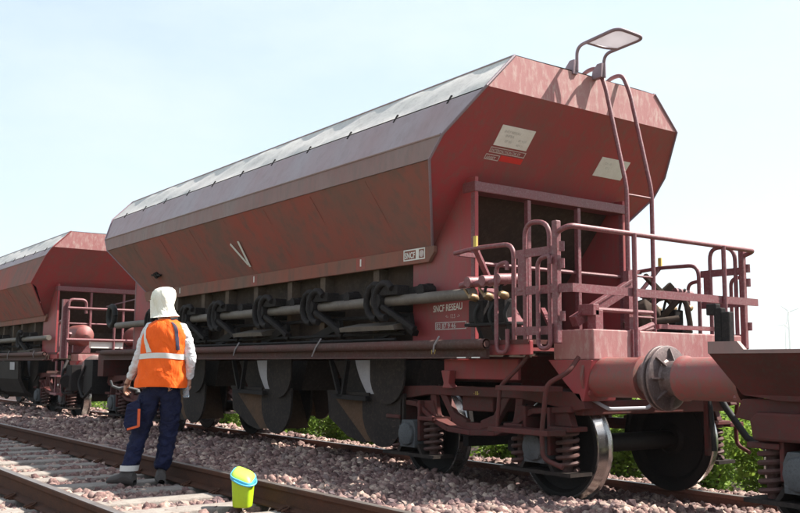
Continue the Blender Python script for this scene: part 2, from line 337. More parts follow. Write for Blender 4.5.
# tracks: rails and sleepers
RP = [(-.075, -.172), (.075, -.172), (.075, -.161), (.012, -.142), (.0085, -.06), (.014, -.045), (.036, -.036), (.036, -.010), (.030, -.002), (.018, 0), (-.018, 0), (-.030, -.002), (-.036, -.010), (-.036, -.036), (-.014, -.045), (-.0085, -.06), (-.012, -.142), (-.075, -.161)]
def rail(y, z, parent, x0=-240, x1=14, mat='railside'):
    m = MB(); m.prism([(y+a, z+c) for a, c in RP], 'x', x0, x1)
    for i in range(len(m.f)):
        if i >= 2 and (i-2) in (8, 9, 10): m.m[i] = 1
    return m.build('rail', [mat, 'railtop'], parent)
t1 = tag(empty('railway_track', (0, 0, -.172)), 'railway track carrying the ballast wagons, its rails half buried in stones', 'track')
rail(-.7525, 0, t1, mat='railside1'); rail(.7525, 0, t1, mat='railside1')
t2 = tag(empty('railway_track', (0, TRK, ZT-.172)), 'empty railway track with pale concrete sleepers that the worker stands on', 'track')
rail(TRK-.7525, ZT, t2); rail(TRK+.7525, ZT, t2)
sl = MB(); zt = ZT-.176
sl.add([(-.15, -1.2, zt-.2), (.15, -1.2, zt-.2), (.15, 1.2, zt-.2), (-.15, 1.2, zt-.2), (-.12, -1.18, zt), (.12, -1.18, zt), (.12, 1.18, zt), (-.12, 1.18, zt)], [(3, 2, 1, 0), (4, 5, 6, 7), (0, 1, 5, 4), (1, 2, 6, 5), (2, 3, 7, 6), (3, 0, 4, 7)])
fas = []
for s_ in (-1, 1):
    fa = MB(); fas.append(fa); fa.box((-.05, s_*.085-.02, zt), (.05, s_*.085+.02, zt+.02)); fa.tube(bend([(-.03, s_*.13, zt+.01), (-.03, s_*.05, zt+.04), (.03, s_*.05, zt+.04), (.03, s_*.13, zt+.01)], .03, 3), .009, 6)
first = None
for i in range(46):
    x = -.42 - .6*(i-7)
    if first is None:
        p = sl.build('sleeper', 'concrete', t2, org=Vector((0, 0, t2.location.z)), bevel=.012); p.location = (x, 0, 0)
        for fa in fas:
            k = fa.build('rail_clip', 'railside', p, org=Vector((0, 0, t2.location.z))); k.location = (0, -.7525, 0)
            k2 = k.copy(); COL.objects.link(k2); k2.parent = p; k2.location = (0, .7525, 0)
        first = p
    else: copy_tree(first, t2, (x, 0, 0))

# ------------------------------------------------------------------ shrubs and grass behind the train
def shrub_mesh(h, w, nl, seed):
    r = np.random.default_rng(seed); leaves = MB(); stem = MB(); tips = []
    for i in range(11):
        a = r.uniform(0, 6.28); l = h*r.uniform(.6, 1.0); out = w*r.uniform(.15, .8)
        p = [Vector((0, 0, 0)), Vector((math.cos(a)*out*.35, math.sin(a)*out*.35, l*.45)), Vector((math.cos(a)*out*.75, math.sin(a)*out*.75, l*.8)), Vector((math.cos(a)*out, math.sin(a)*out, l*r.uniform(.85, 1.0)))]
        stem.tube(p, [.012, .009, .006, .003], 5); tips.append(p)
    for i in range(nl):
        p = tips[r.integers(len(tips))]; t = r.uniform(.12, 1)**.8*3; k = min(2, int(t)); q = p[k].lerp(p[k+1], t-k) + Vector(r.normal(0, .12, 3))
        if q.z < .02: q.z = abs(q.z)+.03
        s = r.uniform(.022, .05); d = Vector(r.normal(0, 1, 3)); d.z *= .6; d.normalize(); u = d.cross(Vector(r.normal(0, 1, 3))).normalized()
        leaves.add([q, q+d*s*.9+u*s*.55, q+d*s*2, q+d*s*.9-u*s*.55], [(0, 1, 2, 3)])
    return leaves, stem
protos = []
for i in range(4):
    lv, st = shrub_mesh(1.5, .95, 5200, 50+i)
    e = MB(); protos.append((lv, st))
SHL = ['leafy green shrub seen past the coupling at the far right', 'leafy green shrub seen behind the rear wheel at the right', 'leafy green shrub seen under the axle between the near wheels', 'leafy green shrub seen beneath the platform bogie', 'leafy green shrub seen through the middle of the near bogie', 'leafy green shrub behind the bogie spring at mid wagon', 'leafy green shrub left of the near bogie behind the chute', 'leafy green shrub behind the chute with the rusty plate', 'bright green shrub seen in the gap between the two chutes', 'leafy green shrub behind the middle chutes', 'leafy green shrub behind the rounded chute at mid wagon', 'small bit of green shrub right of the worker beneath the wagon', 'leafy green shrub behind the worker beneath the wagon', 'leafy green shrub glimpsed left of the worker between wagons']
done = {}
for i in range(14):
    x = .9 - 1.22*i + rng.uniform(-.2, .2); y = 3.1+rng.uniform(-.25, .5)
    k = i % 4; sc = rng.uniform(.85, 1.06)
    if k not in done:
        e = empty('green_shrub', (x, y, -.66)); lv, st = protos[k]
        lv.build('foliage', 'leaf', e, org=Vector((0, 0, 0))); st.build('stem', 'bark', e, org=Vector((0, 0, 0))); done[k] = e
    else: e = copy_tree(done[k], None, (x, y, -.66))
    e.scale = (sc*1.1, sc*1.1, sc); e.rotation_euler = (0, 0, rng.uniform(0, 6.28))
    tag(e, SHL[i], 'shrub', 'shrubs behind the train')
gr = MB()
for i in range(9000):
    x, y = rng.uniform(-17, 3), rng.uniform(1.75, 3.6); z = float(np.interp(y, PY, PZ)); h = rng.uniform(.08, .34)*(.5+.5*min(1, y-1.6)); a = rng.uniform(0, 6.28); l = rng.uniform(-.12, .12, 2)
    gr.add([(x-.006*math.cos(a), y-.006*math.sin(a), z-.02), (x+.006*math.cos(a), y+.006*math.sin(a), z-.02), (x+l[0]*.5+.004*math.cos(a), y+l[1]*.5, z+h*.6), (x+l[0], y+l[1], z+h)], [(0, 1, 2, 3)])
tag(gr.build('grass', 'grass'), 'tall grass growing along the far edge of the ballast', 'grass', kind='stuff')

hd_n = 26000; hx = rng.uniform(-34, 9, hd_n); hy = rng.uniform(4.6, 7.5, hd_n); top = .55+.3*np.sin(hx*1.3)+.2*np.sin(hx*3.1+1)
hz_ = -.7+rng.uniform(0, 1, hd_n)**.7*(top+.7); hd_d = rng.normal(size=(hd_n, 3)); hd_d /= np.linalg.norm(hd_d, axis=1)[:, None]; hd_u = np.cross(hd_d, rng.normal(size=(hd_n, 3))); hd_u /= np.linalg.norm(hd_u, axis=1)[:, None]
hs_ = rng.uniform(.04, .10, hd_n)[:, None]; hp_ = np.stack([hx, hy, hz_], 1)
hv = np.stack([hp_, hp_+hd_d*hs_*.9+hd_u*hs_*.5, hp_+hd_d*hs_*2, hp_+hd_d*hs_*.9-hd_u*hs_*.5], 1).reshape(-1, 3)
hm_ = bpy.data.meshes.new('hedge'); hm_.from_pydata(hv.tolist(), [], [(4*i, 4*i+1, 4*i+2, 4*i+3) for i in range(hd_n)]); hm_.materials.append(MT['leaf'])
ho_ = bpy.data.objects.new('hedge', hm_); COL.objects.link(ho_); tag(ho_, 'low green hedge running along the line behind the shrubs', 'hedge', kind='stuff')

# ------------------------------------------------------------------ wind turbines
def turbine(px, hub_py, dist, label, rot):
    d = F + R2*((px-400)/923.565) + U2*((256.5-hub_py)/923.565); d = d/Vector((d.x, d.y)).length*dist
    hx, hy, hz = M.translation.x+d.x, M.translation.y+d.y, M.translation.z+d.z
    e = tag(empty('wind_turbine', (hx, hy, -.7)), label, 'wind turbine', 'wind turbines on the horizon')
    MB().tube([(hx, hy, -.7), (hx, hy, hz-1)], [2.1, 1.2], 14).build('tower', 'white2', e)
    ax = Vector((d.x, d.y, 0)).normalized()
    MB().tube([Vector((hx, hy, hz))-ax*2.2, Vector((hx, hy, hz))+ax*6], [1.3, 1.6], 10).build('nacelle', 'white2', e)
    c = Vector((hx, hy, hz))-ax*3.2
    hb = MB(); hb.lathe(c, ax, [(-1.4, .05), (-.9, .8), (0, 1.2), (1, 1.3)], 14); hub = hb.build('hub', 'white2', e)
    side = ax.cross(Vector((0, 0, 1)))
    for k in range(3):
        a = rot+k*2*math.pi/3; dr = side*math.cos(a)+Vector((0, 0, 1))*math.sin(a); t = ax.cross(dr)
        m = MB(); pts = [(0, .9), (3, 1.7), (9, 1.2), (19, .4)]
        vs = []
        for l, w in pts: vs += [c+dr*l-t*w*.5, c+dr*l+ax*.25, c+dr*l+t*w*.9, c+dr*l-ax*.25]
        m.add(vs, [(i*4+j, i*4+(j+1) % 4, i*4+4+(j+1) % 4, i*4+4+j) for i in range(3) for j in range(4)]+[(0, 3, 2, 1), (12, 13, 14, 15)]); m.build('blade', 'white2', hub)
turbine(788.6, 312, 1430, 'taller wind turbine on the horizon at the right edge', .35)
turbine(785.3, 325, 1800, 'shorter wind turbine on the horizon at the right edge', 1.1)
# ================================================================== wagons
def wheel_mb(x, y, s):
    """s=-1 near side, outer face towards -y"""
    m = MB()
    # profile along outward axis (0,s,0): inner flange to outer face
    pr = [(-.075, .07), (-.075, .12), (-.045, .15), (-.03, .36), (-.068, .40), (-.07, .487), (-.05, .492), (-.038, .47), (-.02, .463), (.065, .456), (.068, .44), (.066, .40), (.02, .37), (.005, .16), (.06, .13), (.075, .10), (.075, .0)]
    mi = [0, 0, 0, 0, 0, 1, 1, 1, 1, 1, 0, 0, 0, 0, 0, 0]
    m.lathe((x, y, .46), (0, s, 0), pr, 56, mi); return m
def make_bogie(root, xc, wb=1.8, boxmat='boxgrey', steps=True, near_only=False):
    """bolster and cross parts as the bogie, side frames, wheels, axles, boxes and springs below it"""
    b = MB(); b.box((xc-.22, -.98, .72), (xc+.22, .98, .93)); b.cyl((xc, 0, .93), (xc, 0, 1.02), .3)
    for sx_ in (-1, 1): b.box((xc+sx_*1.28-.05, -.98, .74), (xc+sx_*1.28+.05, .98, .86))
    bo = b.build('bogie', 'bogie', root, bevel=.012)
    h = wb/2
    for s in (-1, 1):
        y = s*1.0
        f = MB()
        poly = [(-1.42, .80), (-1.36, .93), (-.55, .945), (.55, .945), (1.36, .93), (1.42, .80), (1.26, .76), (.62, .74), (.44, .60), (.26, .53), (-.26, .53), (-.44, .60), (-.62, .74), (-1.26, .76)]
        # top chord, bottom chord and struts leave the frame open in the middle
        f.prism([(xc+a, z) for a, z in [(-1.42, .80), (-1.36, .93), (-.6, .95), (.6, .95), (1.36, .93), (1.42, .80), (1.3, .78), (.66, .86), (-.66, .86), (-1.3, .78)]], 'y', y-.05, y+.05)
        bot = [(-1.28, .79), (-.82, .76), (-.56, .62), (-.34, .54), (0, .525), (.34, .54), (.56, .62), (.82, .76), (1.28, .79)]
        for i in range(len(bot)-1):
            f.bar((xc+bot[i][0], y, bot[i][1]), (xc+bot[i+1][0], y, bot[i+1][1]), .15, .05)
        f.bar((xc-.58, y, .63), (xc-.62, y, .88), .05, .09, up=(1, 0, 0)); f.bar((xc+.58, y, .63), (xc+.62, y, .88), .05, .09, up=(1, 0, 0))
        f.prism([(xc-.5, .86), (xc-.3, .60), (xc-.1, .56), (xc-.1, .64), (xc-.28, .70), (xc-.4, .86)], 'y', y-.03, y+.03)
        f.prism([(xc+.5, .86), (xc+.3, .60), (xc+.1, .56), (xc+.1, .64), (xc+.28, .70), (xc+.4, .86)], 'y', y-.03, y+.03)
        f.bar((xc-.25, y-s*.02, .57), (xc+.25, y-s*.02, .57), .09, .09)
        for sx_ in (-1, 1):  # horn guides and spring caps
            ax = xc+sx_*h
            for e in (-1, 1):
                f.box((ax+e*.145-.018, y-.10, .40), (ax+e*.145+.018, y+.10, .80)); f.box((ax+e*.27-.12, y-.12, .605), (ax+e*.27+.12, y+.12, .645)); f.prism([(ax+e*.16, .645), (ax+e*.36, .645), (ax+e*.30, .80), (ax+e*.16, .80)], 'y', y-.04, y+.04)
        f.build('side_frame', 'bogie', bo, bevel=.008)
        for sx_ in (-1, 1):
            ax = xc+sx_*h
            bx_ = MB(); bx_.prism([(ax-.12, .33), (ax+.12, .33), (ax+.125, .52), (ax+.09, .60), (ax-.09, .60), (ax-.125, .52)], 'y', y-.13, y+.09)
            bx_.lathe((ax, y-s*0-.0 if False else y+s*.13, .46), (0, s, 0), [(0, .115), (.03, .112), (.045, .085), (.045, 0)], 18)
            for a_, c_ in ((-.075, -.075), (.075, -.075), (-.075, .075), (.075, .075)): bx_.cyl((ax+a_, y+s*.13, .46+c_), (ax+a_, y+s*.165, .46+c_), .016, 6)
            bx_.build('axle_box', boxmat, bo, bevel=.012)
            w = MB(); w.box((ax-.42, y-.13, .245), (ax+.42, y+.13, .275)); w.bar((ax-.20, y, .26), (ax-.13, y, .36), .2, .03); w.bar((ax+.20, y, .26), (ax+.13, y, .36), .2, .03)
            w.build('spring_seat', 'chute', bo)
            for e in (-1, 1):
                sp = MB(); sp.helix((ax+e*.27, y), .085, .285, .60, 5.2, .019); sp.cyl((ax+e*.27, y, .275), (ax+e*.27, y, .60), .045, 10); sp.build('coil_spring', 'spring', bo)
    for sx_ in (-1, 1):
        ax = xc+sx_*h
        MB().tube([(ax, -1.05, .46), (ax, -.9, .46), (ax, -.6, .46), (ax, .6, .46), (ax, .9, .46), (ax, 1.05, .46)], [.065, .075, .085, .085, .075, .065], 20).build('axle', 'wheel', bo)
        for s in (-1, 1): wheel_mb(ax, s*.755, s).build('wheel', ['wheel', 'tread'], bo)
    # brake beams
    for sx_ in (-1, 1):
        k = MB(); k.bar((xc+sx_*(h-.58), -.85, .42), (xc+sx_*(h-.58), .85, .42), .08, .1); k.bar((xc+sx_*(h-.58), -.75, .42), (xc+sx_*(h-.5), -.75, .80), .05, .03); k.bar((xc+sx_*(h-.58), .75, .42), (xc+sx_*(h-.5), .75, .80), .05, .03); k.build('brake_beam', 'dark', bo)
    return bo
def make_buffer(root, x0, x1, y, d, n=1):
    """casing from x0 towards x1 (direction d), head face at x1"""
    c = MB(); L = abs(x1-x0)
    c.lathe((x0, y, 1.06), (d, 0, 0), [(-.01, 0), (-.01, .2), (.015, .2), (.015, .165), (L-.22, .16), (L-.20, .172), (L-.17, .172), (L-.165, .155), (L-.16, .10)], 36)
    for a in (0, 1, 2, 3): 
        an = R(45+90*a); c.cyl((x0+d*.0, y+.225*math.cos(an)*.8, 1.06+.225*math.sin(an)*.8), (x0+d*.045, y+.225*math.cos(an)*.8, 1.06+.225*math.sin(an)*.8), .022, 6)
    o = c.build('buffer_casing', 'buffer', root)
    h = MB(); h.lathe((x0, y, 1.06), (d, 0, 0), [(L-.3, .135), (L-.06, .135), (L-.045, .15), (L-.034, .24), (L-.028, .25), (L-.010, .25), (L-.003, .24), (L, .10), (L+.001, 0)], 44)
    for k in range(8):
        an = 2*math.pi*k/8; h.bar((x0+d*(L-.075), y+.13*math.cos(an), 1.06+.13*math.sin(an)), (x0+d*(L-.035), y+.225*math.cos(an), 1.06+.225*math.sin(an)), .012, .03, up=(1, 0, 0))
    h.build('buffer_head', 'bufhead', o)
    return o
class Hop: pass
def hopper(dx, dz, detail, label, x_far=None):
    """dx places the leading axle of the near bogie; local x: 0 leading axle, -5.265 wagon centre"""
    xm = -5.265; fx = lambda x: 2*xm-x
    root = tag(empty('hopper_wagon', (xm+dx, 0, 0)), label, 'wagon')
    T = lambda p: (p[0]+dx, p[1], p[2]+(dz if p[2] > 1.45 else 0))
    class B(MB):
        def build(s, *a, **k):
            s.v = [T(p) for p in s.v]; return MB.build(s, *a, **k)
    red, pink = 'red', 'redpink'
    P0, P1, P2, P3, L = (-.322, 1.009, 4.025), (-.32, 1.36, 3.669), (-.67, 1.589, 3.255), (-.847, 1.604, 3.047), (-1.42, 1.11, 2.335)
    if detail == 2: P3 = (-.93, 1.60, 2.95); P2 = (-.463, 1.45, 3.50); L = (-1.45, 1.15, 2.30)
    sl = .846
    def dent(x, t, a): return a*(math.sin(x*3.1+t*2)*math.sin(x*1.3+t*5)+.6*math.sin(x*7.7+t*3))
    nx = 60
    # roof sheets
    m = B(); m.grid([[(fx(P0[0])+(P0[0]-fx(P0[0]))*i/nx, P0[1]*t, 4.025+.012*(1-t*t)+dent(i*.16, t, .006)) for t in (-1, -.75, -.5, -.25, 0, .25, .5, .75, 1)] for i in range(nx+1)]); rt = m.build('roof_sheet', 'rooftop', root)
    for s in (-1, 1):
        def strip(A, C, nj, amp, nm, mat, out=0.0):
            g_ = B(); rows = []
            for i in range(nx+1):
                u = i/nx; row = []
                for j in range(nj+1):
                    v = j/nj; xa = A[0]+(C[0]-A[0])*v; x = xa+(fx(xa)-xa)*u
                    edge = 0 if i in (0, nx) or j in (0, nj) else 1
                    row.append((x, s*(A[1]+(C[1]-A[1])*v + edge*dent(x, v+s, amp) + out), A[2]+(C[2]-A[2])*v + edge*dent(x+2, v, amp)))
                rows.append(row)
            g_.grid(rows, smooth=True); return g_.build(nm, mat, root)
        up = strip(P0, P1, 6, .012, 'roof_slope_sheet', 'rooftop'); 
        strip((P1[0]-.0, P1[1]+.004, P1[2]-.012), P2, 4, .004, 'roof_shoulder_sheet', 'shoulder')
        strip((P2[0], P2[1]+.012, P2[2]), (P3[0], P3[1]+.012, P3[2]), 2, .003, 'edge_band', 'band' if detail == 1 else 'side')
        strip(P3, L, 5, .005, 'side_wall', 'side')
        for k in range(7):
            xw = -1.95-k*1.1; ws = B(); ws.bar((xw, s*(P3[1]-.019), P3[2]-.03), (xw+.02, s*(L[1]+.003), L[2]+.01), .012, .006, up=(0, s, -.7)); ws.build('weld_seam', 'side', root)
        # a thin fold along the band and hold-down clips along the crease
        fld = B(); fld.tube([(P2[0]-.02, s*(P2[1]+.014), P2[2]), (fx(P2[0])+.02, s*(P2[1]+.014), P2[2])], .012, 6); fld.build('roof_seam', 'shoulder', root); fld = B(); fld.tube([(P0[0], s*P0[1], P0[2]+.004), (fx(P0[0]), s*P0[1], P0[2]+.004)], .010, 6); fld.build('roof_seam', 'shoulder', root)
        if s < 0:
            for k in range(11):
                x = -.85-.87*k; c = B(); c.bar((x, s*(P1[1]-.022), P1[2]+.036), (x-.01, s*(P1[1]+.025), P1[2]-.05), .022, .012, up=(0, -1, 0)); c.build('roof_clip', 'dark', root)
        lp = B(); lp.prism([(L[0]+.04, 2.335), (L[0]+.04, 2.27), (L[0]-.05, 2.175), (fx(L[0])+.05, 2.175), (fx(L[0])-.04, 2.27), (fx(L[0])-.04, 2.335)], 'y', s*1.085, s*1.13); lip = lp.build('lower_lip', 'lip', root, bevel=.006)
        # trim along the end corner
        for fn in ((lambda x: x), fx):
            tr = B(); tr.tube([(fn(p[0]), s*(p[1]+.004), p[2]) for p in (P0, P1, P2, P3, L)], .014, 6); tr.build('corner_edge', 'guard' if detail == 1 else 'red', root)
        # lower hopper wall, stanchions
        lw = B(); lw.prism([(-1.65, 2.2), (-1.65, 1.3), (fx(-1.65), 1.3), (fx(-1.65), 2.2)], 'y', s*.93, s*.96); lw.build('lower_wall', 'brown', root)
        for xs_ in (-2.45, -3.556, -4.34, -5.25, -6.121, -6.921, -7.9, -8.7):
            st = B(); st.box((xs_-.055, s*.96, 1.36), (xs_+.055, s*1.08, 2.175)); st.build('stanchion', 'stanch', root)
        # cheek plates at both ends
        for fn in ((lambda x: x), fx):
            ck = B(); e1 = P1; zc = 2.95
            ck.prism([(fn(-.81), 1.22), (fn(-.81), 2.95), (fn(-.96), 2.95), (fn(-1.46), 2.36), (fn(-1.78), 2.36), (fn(-1.78), 1.22)], 'y', s*1.04, s*1.08); ck.build('cheek_plate', red, root)
    for fn, d in ((lambda x: x, 1), (fx, -1)):
        e = B()
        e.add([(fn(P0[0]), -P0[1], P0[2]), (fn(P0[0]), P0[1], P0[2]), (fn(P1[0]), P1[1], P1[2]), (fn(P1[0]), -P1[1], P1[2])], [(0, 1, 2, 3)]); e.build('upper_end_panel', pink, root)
        e = B(); xb = P1[0]-sl*(P1[2]-1.75)
        pts = [(fn(P1[0]-sl*(P1[2]-z)), y, z) for y, z in ((P1[1], P1[2]), (P2[1], P2[2]), (P3[1], P3[2]), (L[1], L[2]), (1.03, 2.2), (1.03, 1.75))]
        pts = pts + [(p[0], -p[1], p[2]) for p in pts[::-1]]
        hi = pts[:3] + [(fn(P1[0]-sl*(P1[2]-2.87)), 1.48, 2.87)]; hi = hi + [(p[0], -p[1], p[2]) for p in hi[::-1]]
        e.add(hi, [tuple(range(len(hi)))]); e.build('sloping_end_sheet', red, root)
        for s in (-1, 1):
            e = B(); e.add([(fn(P1[0]-sl*(P1[2]-z)), s*y, z) for y, z in ((1.48, 2.87), (L[1], L[2]), (1.05, 2.335), (1.05, 2.87))], [(0, 1, 2, 3)]); e.build('outer_end_sheet', red, root)
        e = B(); lo = [(fn(P1[0]-sl*(P1[2]-z)), y, z) for y, z in ((1.05, 2.87), (1.05, 2.335), (1.03, 2.2), (1.03, 1.75))]; lo = lo + [(p[0], -p[1], p[2]) for p in lo[::-1]]
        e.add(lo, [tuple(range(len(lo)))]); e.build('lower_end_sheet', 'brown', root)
        bm = B(); bm.box((fn(-.985), -1.09, 2.805), (fn(-.80), 1.09, 2.905)); bm.build('end_beam', 'railpaint', root, bevel=.008)
        for y in (-1.06, -.36, .36, 1.06):
            p = B(); p.box((fn(-.87), y-.024, 1.36), (fn(-.815), y+.024, 2.80)); p.build('end_post', 'railpaint', root, bevel=.006)
    # dark inner bulkhead behind the end posts
    for fn in ((lambda x: x), fx):
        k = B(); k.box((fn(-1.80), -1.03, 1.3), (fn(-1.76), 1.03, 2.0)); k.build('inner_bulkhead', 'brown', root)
        k = B(); k.tube([(fn(-.86), -1.04, 2.12), (fn(-.86), 1.04, 2.12)], .02, 8); k.build('cross_rod', 'railpaint', root)
    # underframe
    u = B(); u.box((-11.0, -.26, .98), (.45, .26, 1.25)); u.build('centre_sill', 'bogie', root, bevel=.01)
    for s in (-1, 1):
        sb = B(); sb.prism([(s*1.36, 1.21), (s*1.46, 1.21), (s*1.46, 1.225), (s*1.40, 1.225), (s*1.40, 1.33), (s*1.46, 1.33), (s*1.46, 1.345), (s*1.36, 1.345)], 'x', -10.25, -.30); sb.build('sole_bar', 'sole', root)
        pp = B(); pp.tube([(-10.2, s*1.44, 1.335), (-.25, s*1.44, 1.335)], .046, 14, caps=False); pp.tube([(-.25, s*1.44, 1.335), (-.2495, s*1.44, 1.335)], .03, 12); pp.build('sole_pipe', 'sole', root)
        for xs_ in (-.9, -2.5, -4.1, -5.7, -7.3, -8.9, -10.0):
            br = B(); br.box((xs_-.04, s*.3, 1.235), (xs_+.04, s*1.36, 1.325)); br.build('outrigger', 'brown', root)
        sh = B(); sh.tube([(-.62, s*1.27, 1.80), (-10.0, s*1.27, 1.80)], .055, 16); shaft = sh.build('control_shaft', 'pipe', root)
        for xs_ in (-1.98, -3.30, -4.50, -5.85, -6.85, -8.2) if detail == 1 else (-2.6, -5, -7.4):
            a = B()
            for q in (-.10, .10):
                pts = []
                for k in range(9):
                    an = R(-30+k*30); pts.append((xs_+q+.0, s*1.27+s*.13*math.cos(an), 1.80+.13*math.sin(an)))
                # forked cam: two curved cheeks round the shaft
                a.tube([(xs_+q+.17*math.cos(R(40+k*30)), s*(1.34+.03*(q > 0)), 1.80+.18*math.sin(R(40+k*30))) for k in range(9)], .038, 8)
            a.box((xs_-.16, s*1.20, 1.85), (xs_+.30, s*1.36, 1.95)); a.bar((xs_+.05, s*1.36, 1.74), (xs_+.52, s*1.30, 1.50), .06, .05); a.bar((xs_+.0, s*1.20, 1.70), (xs_+.40, s*1.20, 1.46), .08, .06)
            a.cyl((xs_-.05, s*1.15, 1.80), (xs_-.05, s*1.38, 1.80), .085, 14)
            a.build('cam_fork', 'dark', root, bevel=.008)
            hb = B(); hb.box((xs_-.05, s*.96, 1.70), (xs_+.05, s*1.22, 1.76)); hb.build('shaft_bracket', 'dark', root)
            lv = B(); lv.bar((xs_+.32, s*1.18, 1.60), (xs_-.28, s*1.18, 1.44), .05, .09); lv.bar((xs_-.28, s*1.18, 1.48), (xs_-.32, s*1.18, 1.36), .05, .06); lv.bar((xs_+.15, s*1.18, 1.86), (xs_+.62, s*1.18, 1.90), .07, .10); lv.cyl((xs_+.6, s*1.14, 1.88), (xs_+.6, s*1.30, 1.88), .06, 12); lv.build('toggle_lever', 'dark', root)
        for zr, yr, rr_ in ((1.66, 1.12, .022), (1.47, 1.20, .018), (1.405, 1.32, .014)):
            pr_ = B(); pr_.tube([(-1.75, s*yr, zr), (-8.9, s*yr, zr)], rr_, 8); pr_.build('pull_rod', 'dark', root)
        for xa, xb_ in ((-2.75, -1.75), (-5.35, -4.55), (-7.7, -6.9)):
            tr = B(); tr.prism([(s*1.10, 1.52), (s*1.34, 1.50), (s*1.36, 1.545), (s*1.10, 1.60)], 'x', xa, xb_); tr.build('lever_guard', 'pipe', root)
        # discharge chutes
        if s < 0 or detail == 1:
            for (xa, xb_, xc_) in ((-3.32, -2.55, -2.28), (-5.80, -4.98, -4.60), (-8.05, -7.4, -7.1)):
                def U(xc, w, zt, zb, y, th):
                    pl = [(xc-w/2, zt), (xc-w/2, zb+w/2)] + [(xc-w/2*math.cos(R(k*15)), zb+w/2-w/2*math.sin(R(k*15))) for k in range(1, 12)] + [(xc+w/2, zb+w/2), (xc+w/2, zt)]
                    return pl
                c = B(); c.prism(U(xc_, .76, .86, .29, 0, 0), 'y', s*1.10, s*1.07); ch = c.build('chute', 'chute', root)
                c = B(); c.prism(U(xc_-.42, .70, .86, .31, 0, 0), 'y', s*.55, s*.52); c.build('rear_chute_plate', 'chute', ch)
                tp = B(); tp.add([(xa, s*1.08, .83), (xb_, s*1.08, .83), (xc_-.1, s*1.08, .34), (xb_-.05, s*1.08, .33), (xa, s*.55, .83), (xb_, s*.55, .83), (xc_-.1, s*.55, .34), (xb_-.05, s*.55, .33)], [(0, 1, 2, 3), (0, 4, 7, 3), (1, 5, 6, 2), (3, 2, 6, 7)]); tp.build('chute_trough', 'rust', ch)
                sd_ = B(); sd_.prism([(xa-.02, .83), (xb_-.07, .32), (xb_-.15, .31), (xb_-.45, .36), (xa-.08, .55), (xa-.12, .83)], 'y', s*1.06, s*1.02); sd_.build('chute_side', 'chute', ch)
                hp = B(); hp.prism([(xa+.05, .83), (xc_+.30, .83), (xc_+.42, 1.2), (xa-.25, 1.2)], 'y', s*.90, s*.40); hp.build('chute_hopper', 'chute', ch)
                fl = B(); fo = lambda i, j: (xc_-.52+.10*(j/6)**1.5+(.36-.22*(j/6)**2)*i/5+.14*(j/6), 1.20-.36*j/6)
                fl.grid([[(fo(i, j)[0], s*(1.105+.012*math.sin(j/6*3)+.004*math.sin(i*2)), fo(i, j)[1]) for i in range(6)] for j in range(7)]); fl.build('rubber_flap', 'flap', ch)
                rd = B(); rd.bar((xa+.1, s*1.16, 1.2), (xa+.30, s*1.16, .80), .05, .03); rd.bar((xa+.46, s*1.16, 1.2), (xa+.36, s*1.16, .80), .05, .03); rd.bar((xa+.15, s*1.16, .80), (xc_-.2, s*1.16, .79), .05, .05)
                pass
                lf = B(); lf.prism(U(xc_+.12, .62, 1.22, .74, 0, 0), 'y', s*1.135, s*1.115); lf.build('gate_shield', 'chute', ch)
                fg = B(); fg.bar((xa-.02, s*1.10, .845), (xb_+.05, s*1.10, .835), .05, .035); fg.build('chute_flange', 'chute', ch); rd.build('chute_linkage', 'dark', ch)
    for wp in ([(-.95, -1.47, 1.27), (-.9, -1.50, 1.33), (-.84, -1.49, 1.41)], [(-3.12, -1.47, 1.24), (-3.0, -1.50, 1.33), (-2.92, -1.48, 1.43)], [(-5.07, -1.47, 1.26), (-4.97, -1.50, 1.33), (-4.9, -1.48, 1.42)]):
        bt = B(); bt.tube(wp, .009, 6); bt.build('wire_tie', 'flap', root)
    # bogies
    T0 = T
    make_bogie(root, -.9+dx); make_bogie(root, fx(-.9)+dx)
    # near platform and headstock
    d = B(); d.box((-.78, -1.32, 1.33), (.14, 1.32, 1.37)); d.build('platform_deck', 'bogie', root)
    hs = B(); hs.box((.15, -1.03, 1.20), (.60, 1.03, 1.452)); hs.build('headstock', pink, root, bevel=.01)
    for s in (-1, 1):
        hp = B(); hp.prism([(.595, 1.20), (.46, 1.20), (.10, 1.20), (.28, 1.02), (.46, .86), (.50, .86)], 'y', s*.66, s*1.05); hp.build('buffer_bracket', red, root, bevel=.008)
    h2 = B(); h2.box((fx(.15), -1.25, .92), (fx(.45), 1.25, 1.32)); h2.box((fx(-.78), -1.3, 1.33), (fx(.45), 1.3, 1.37)); h2.build('rear_headstock', 'bogie', root, bevel=.01)
    for s in (-1, 1):
        sill = B(); sill.box((-.36, s*1.27, 1.24), (.15, s*1.31, 1.36)); sill.build('platform_sill', red, root, bevel=.006)
        make_buffer(root, .50+dx, 1.18+dx, s*.875, 1); make_buffer(root, fx(.45)+dx, fx(1.18)+dx, s*.875, -1)
    return root, B, fx, T

# ---------------------------------------------------------------- the near wagon
w1, B1, fx1, T1 = hopper(0, 0, 1, 'large dark red hopper wagon in front with ladder, railed platform and grey roof')
root = w1
def part(mb, name, mat, parent=None, bevel=0): return mb.build(name, mat, parent or root, bevel=bevel)
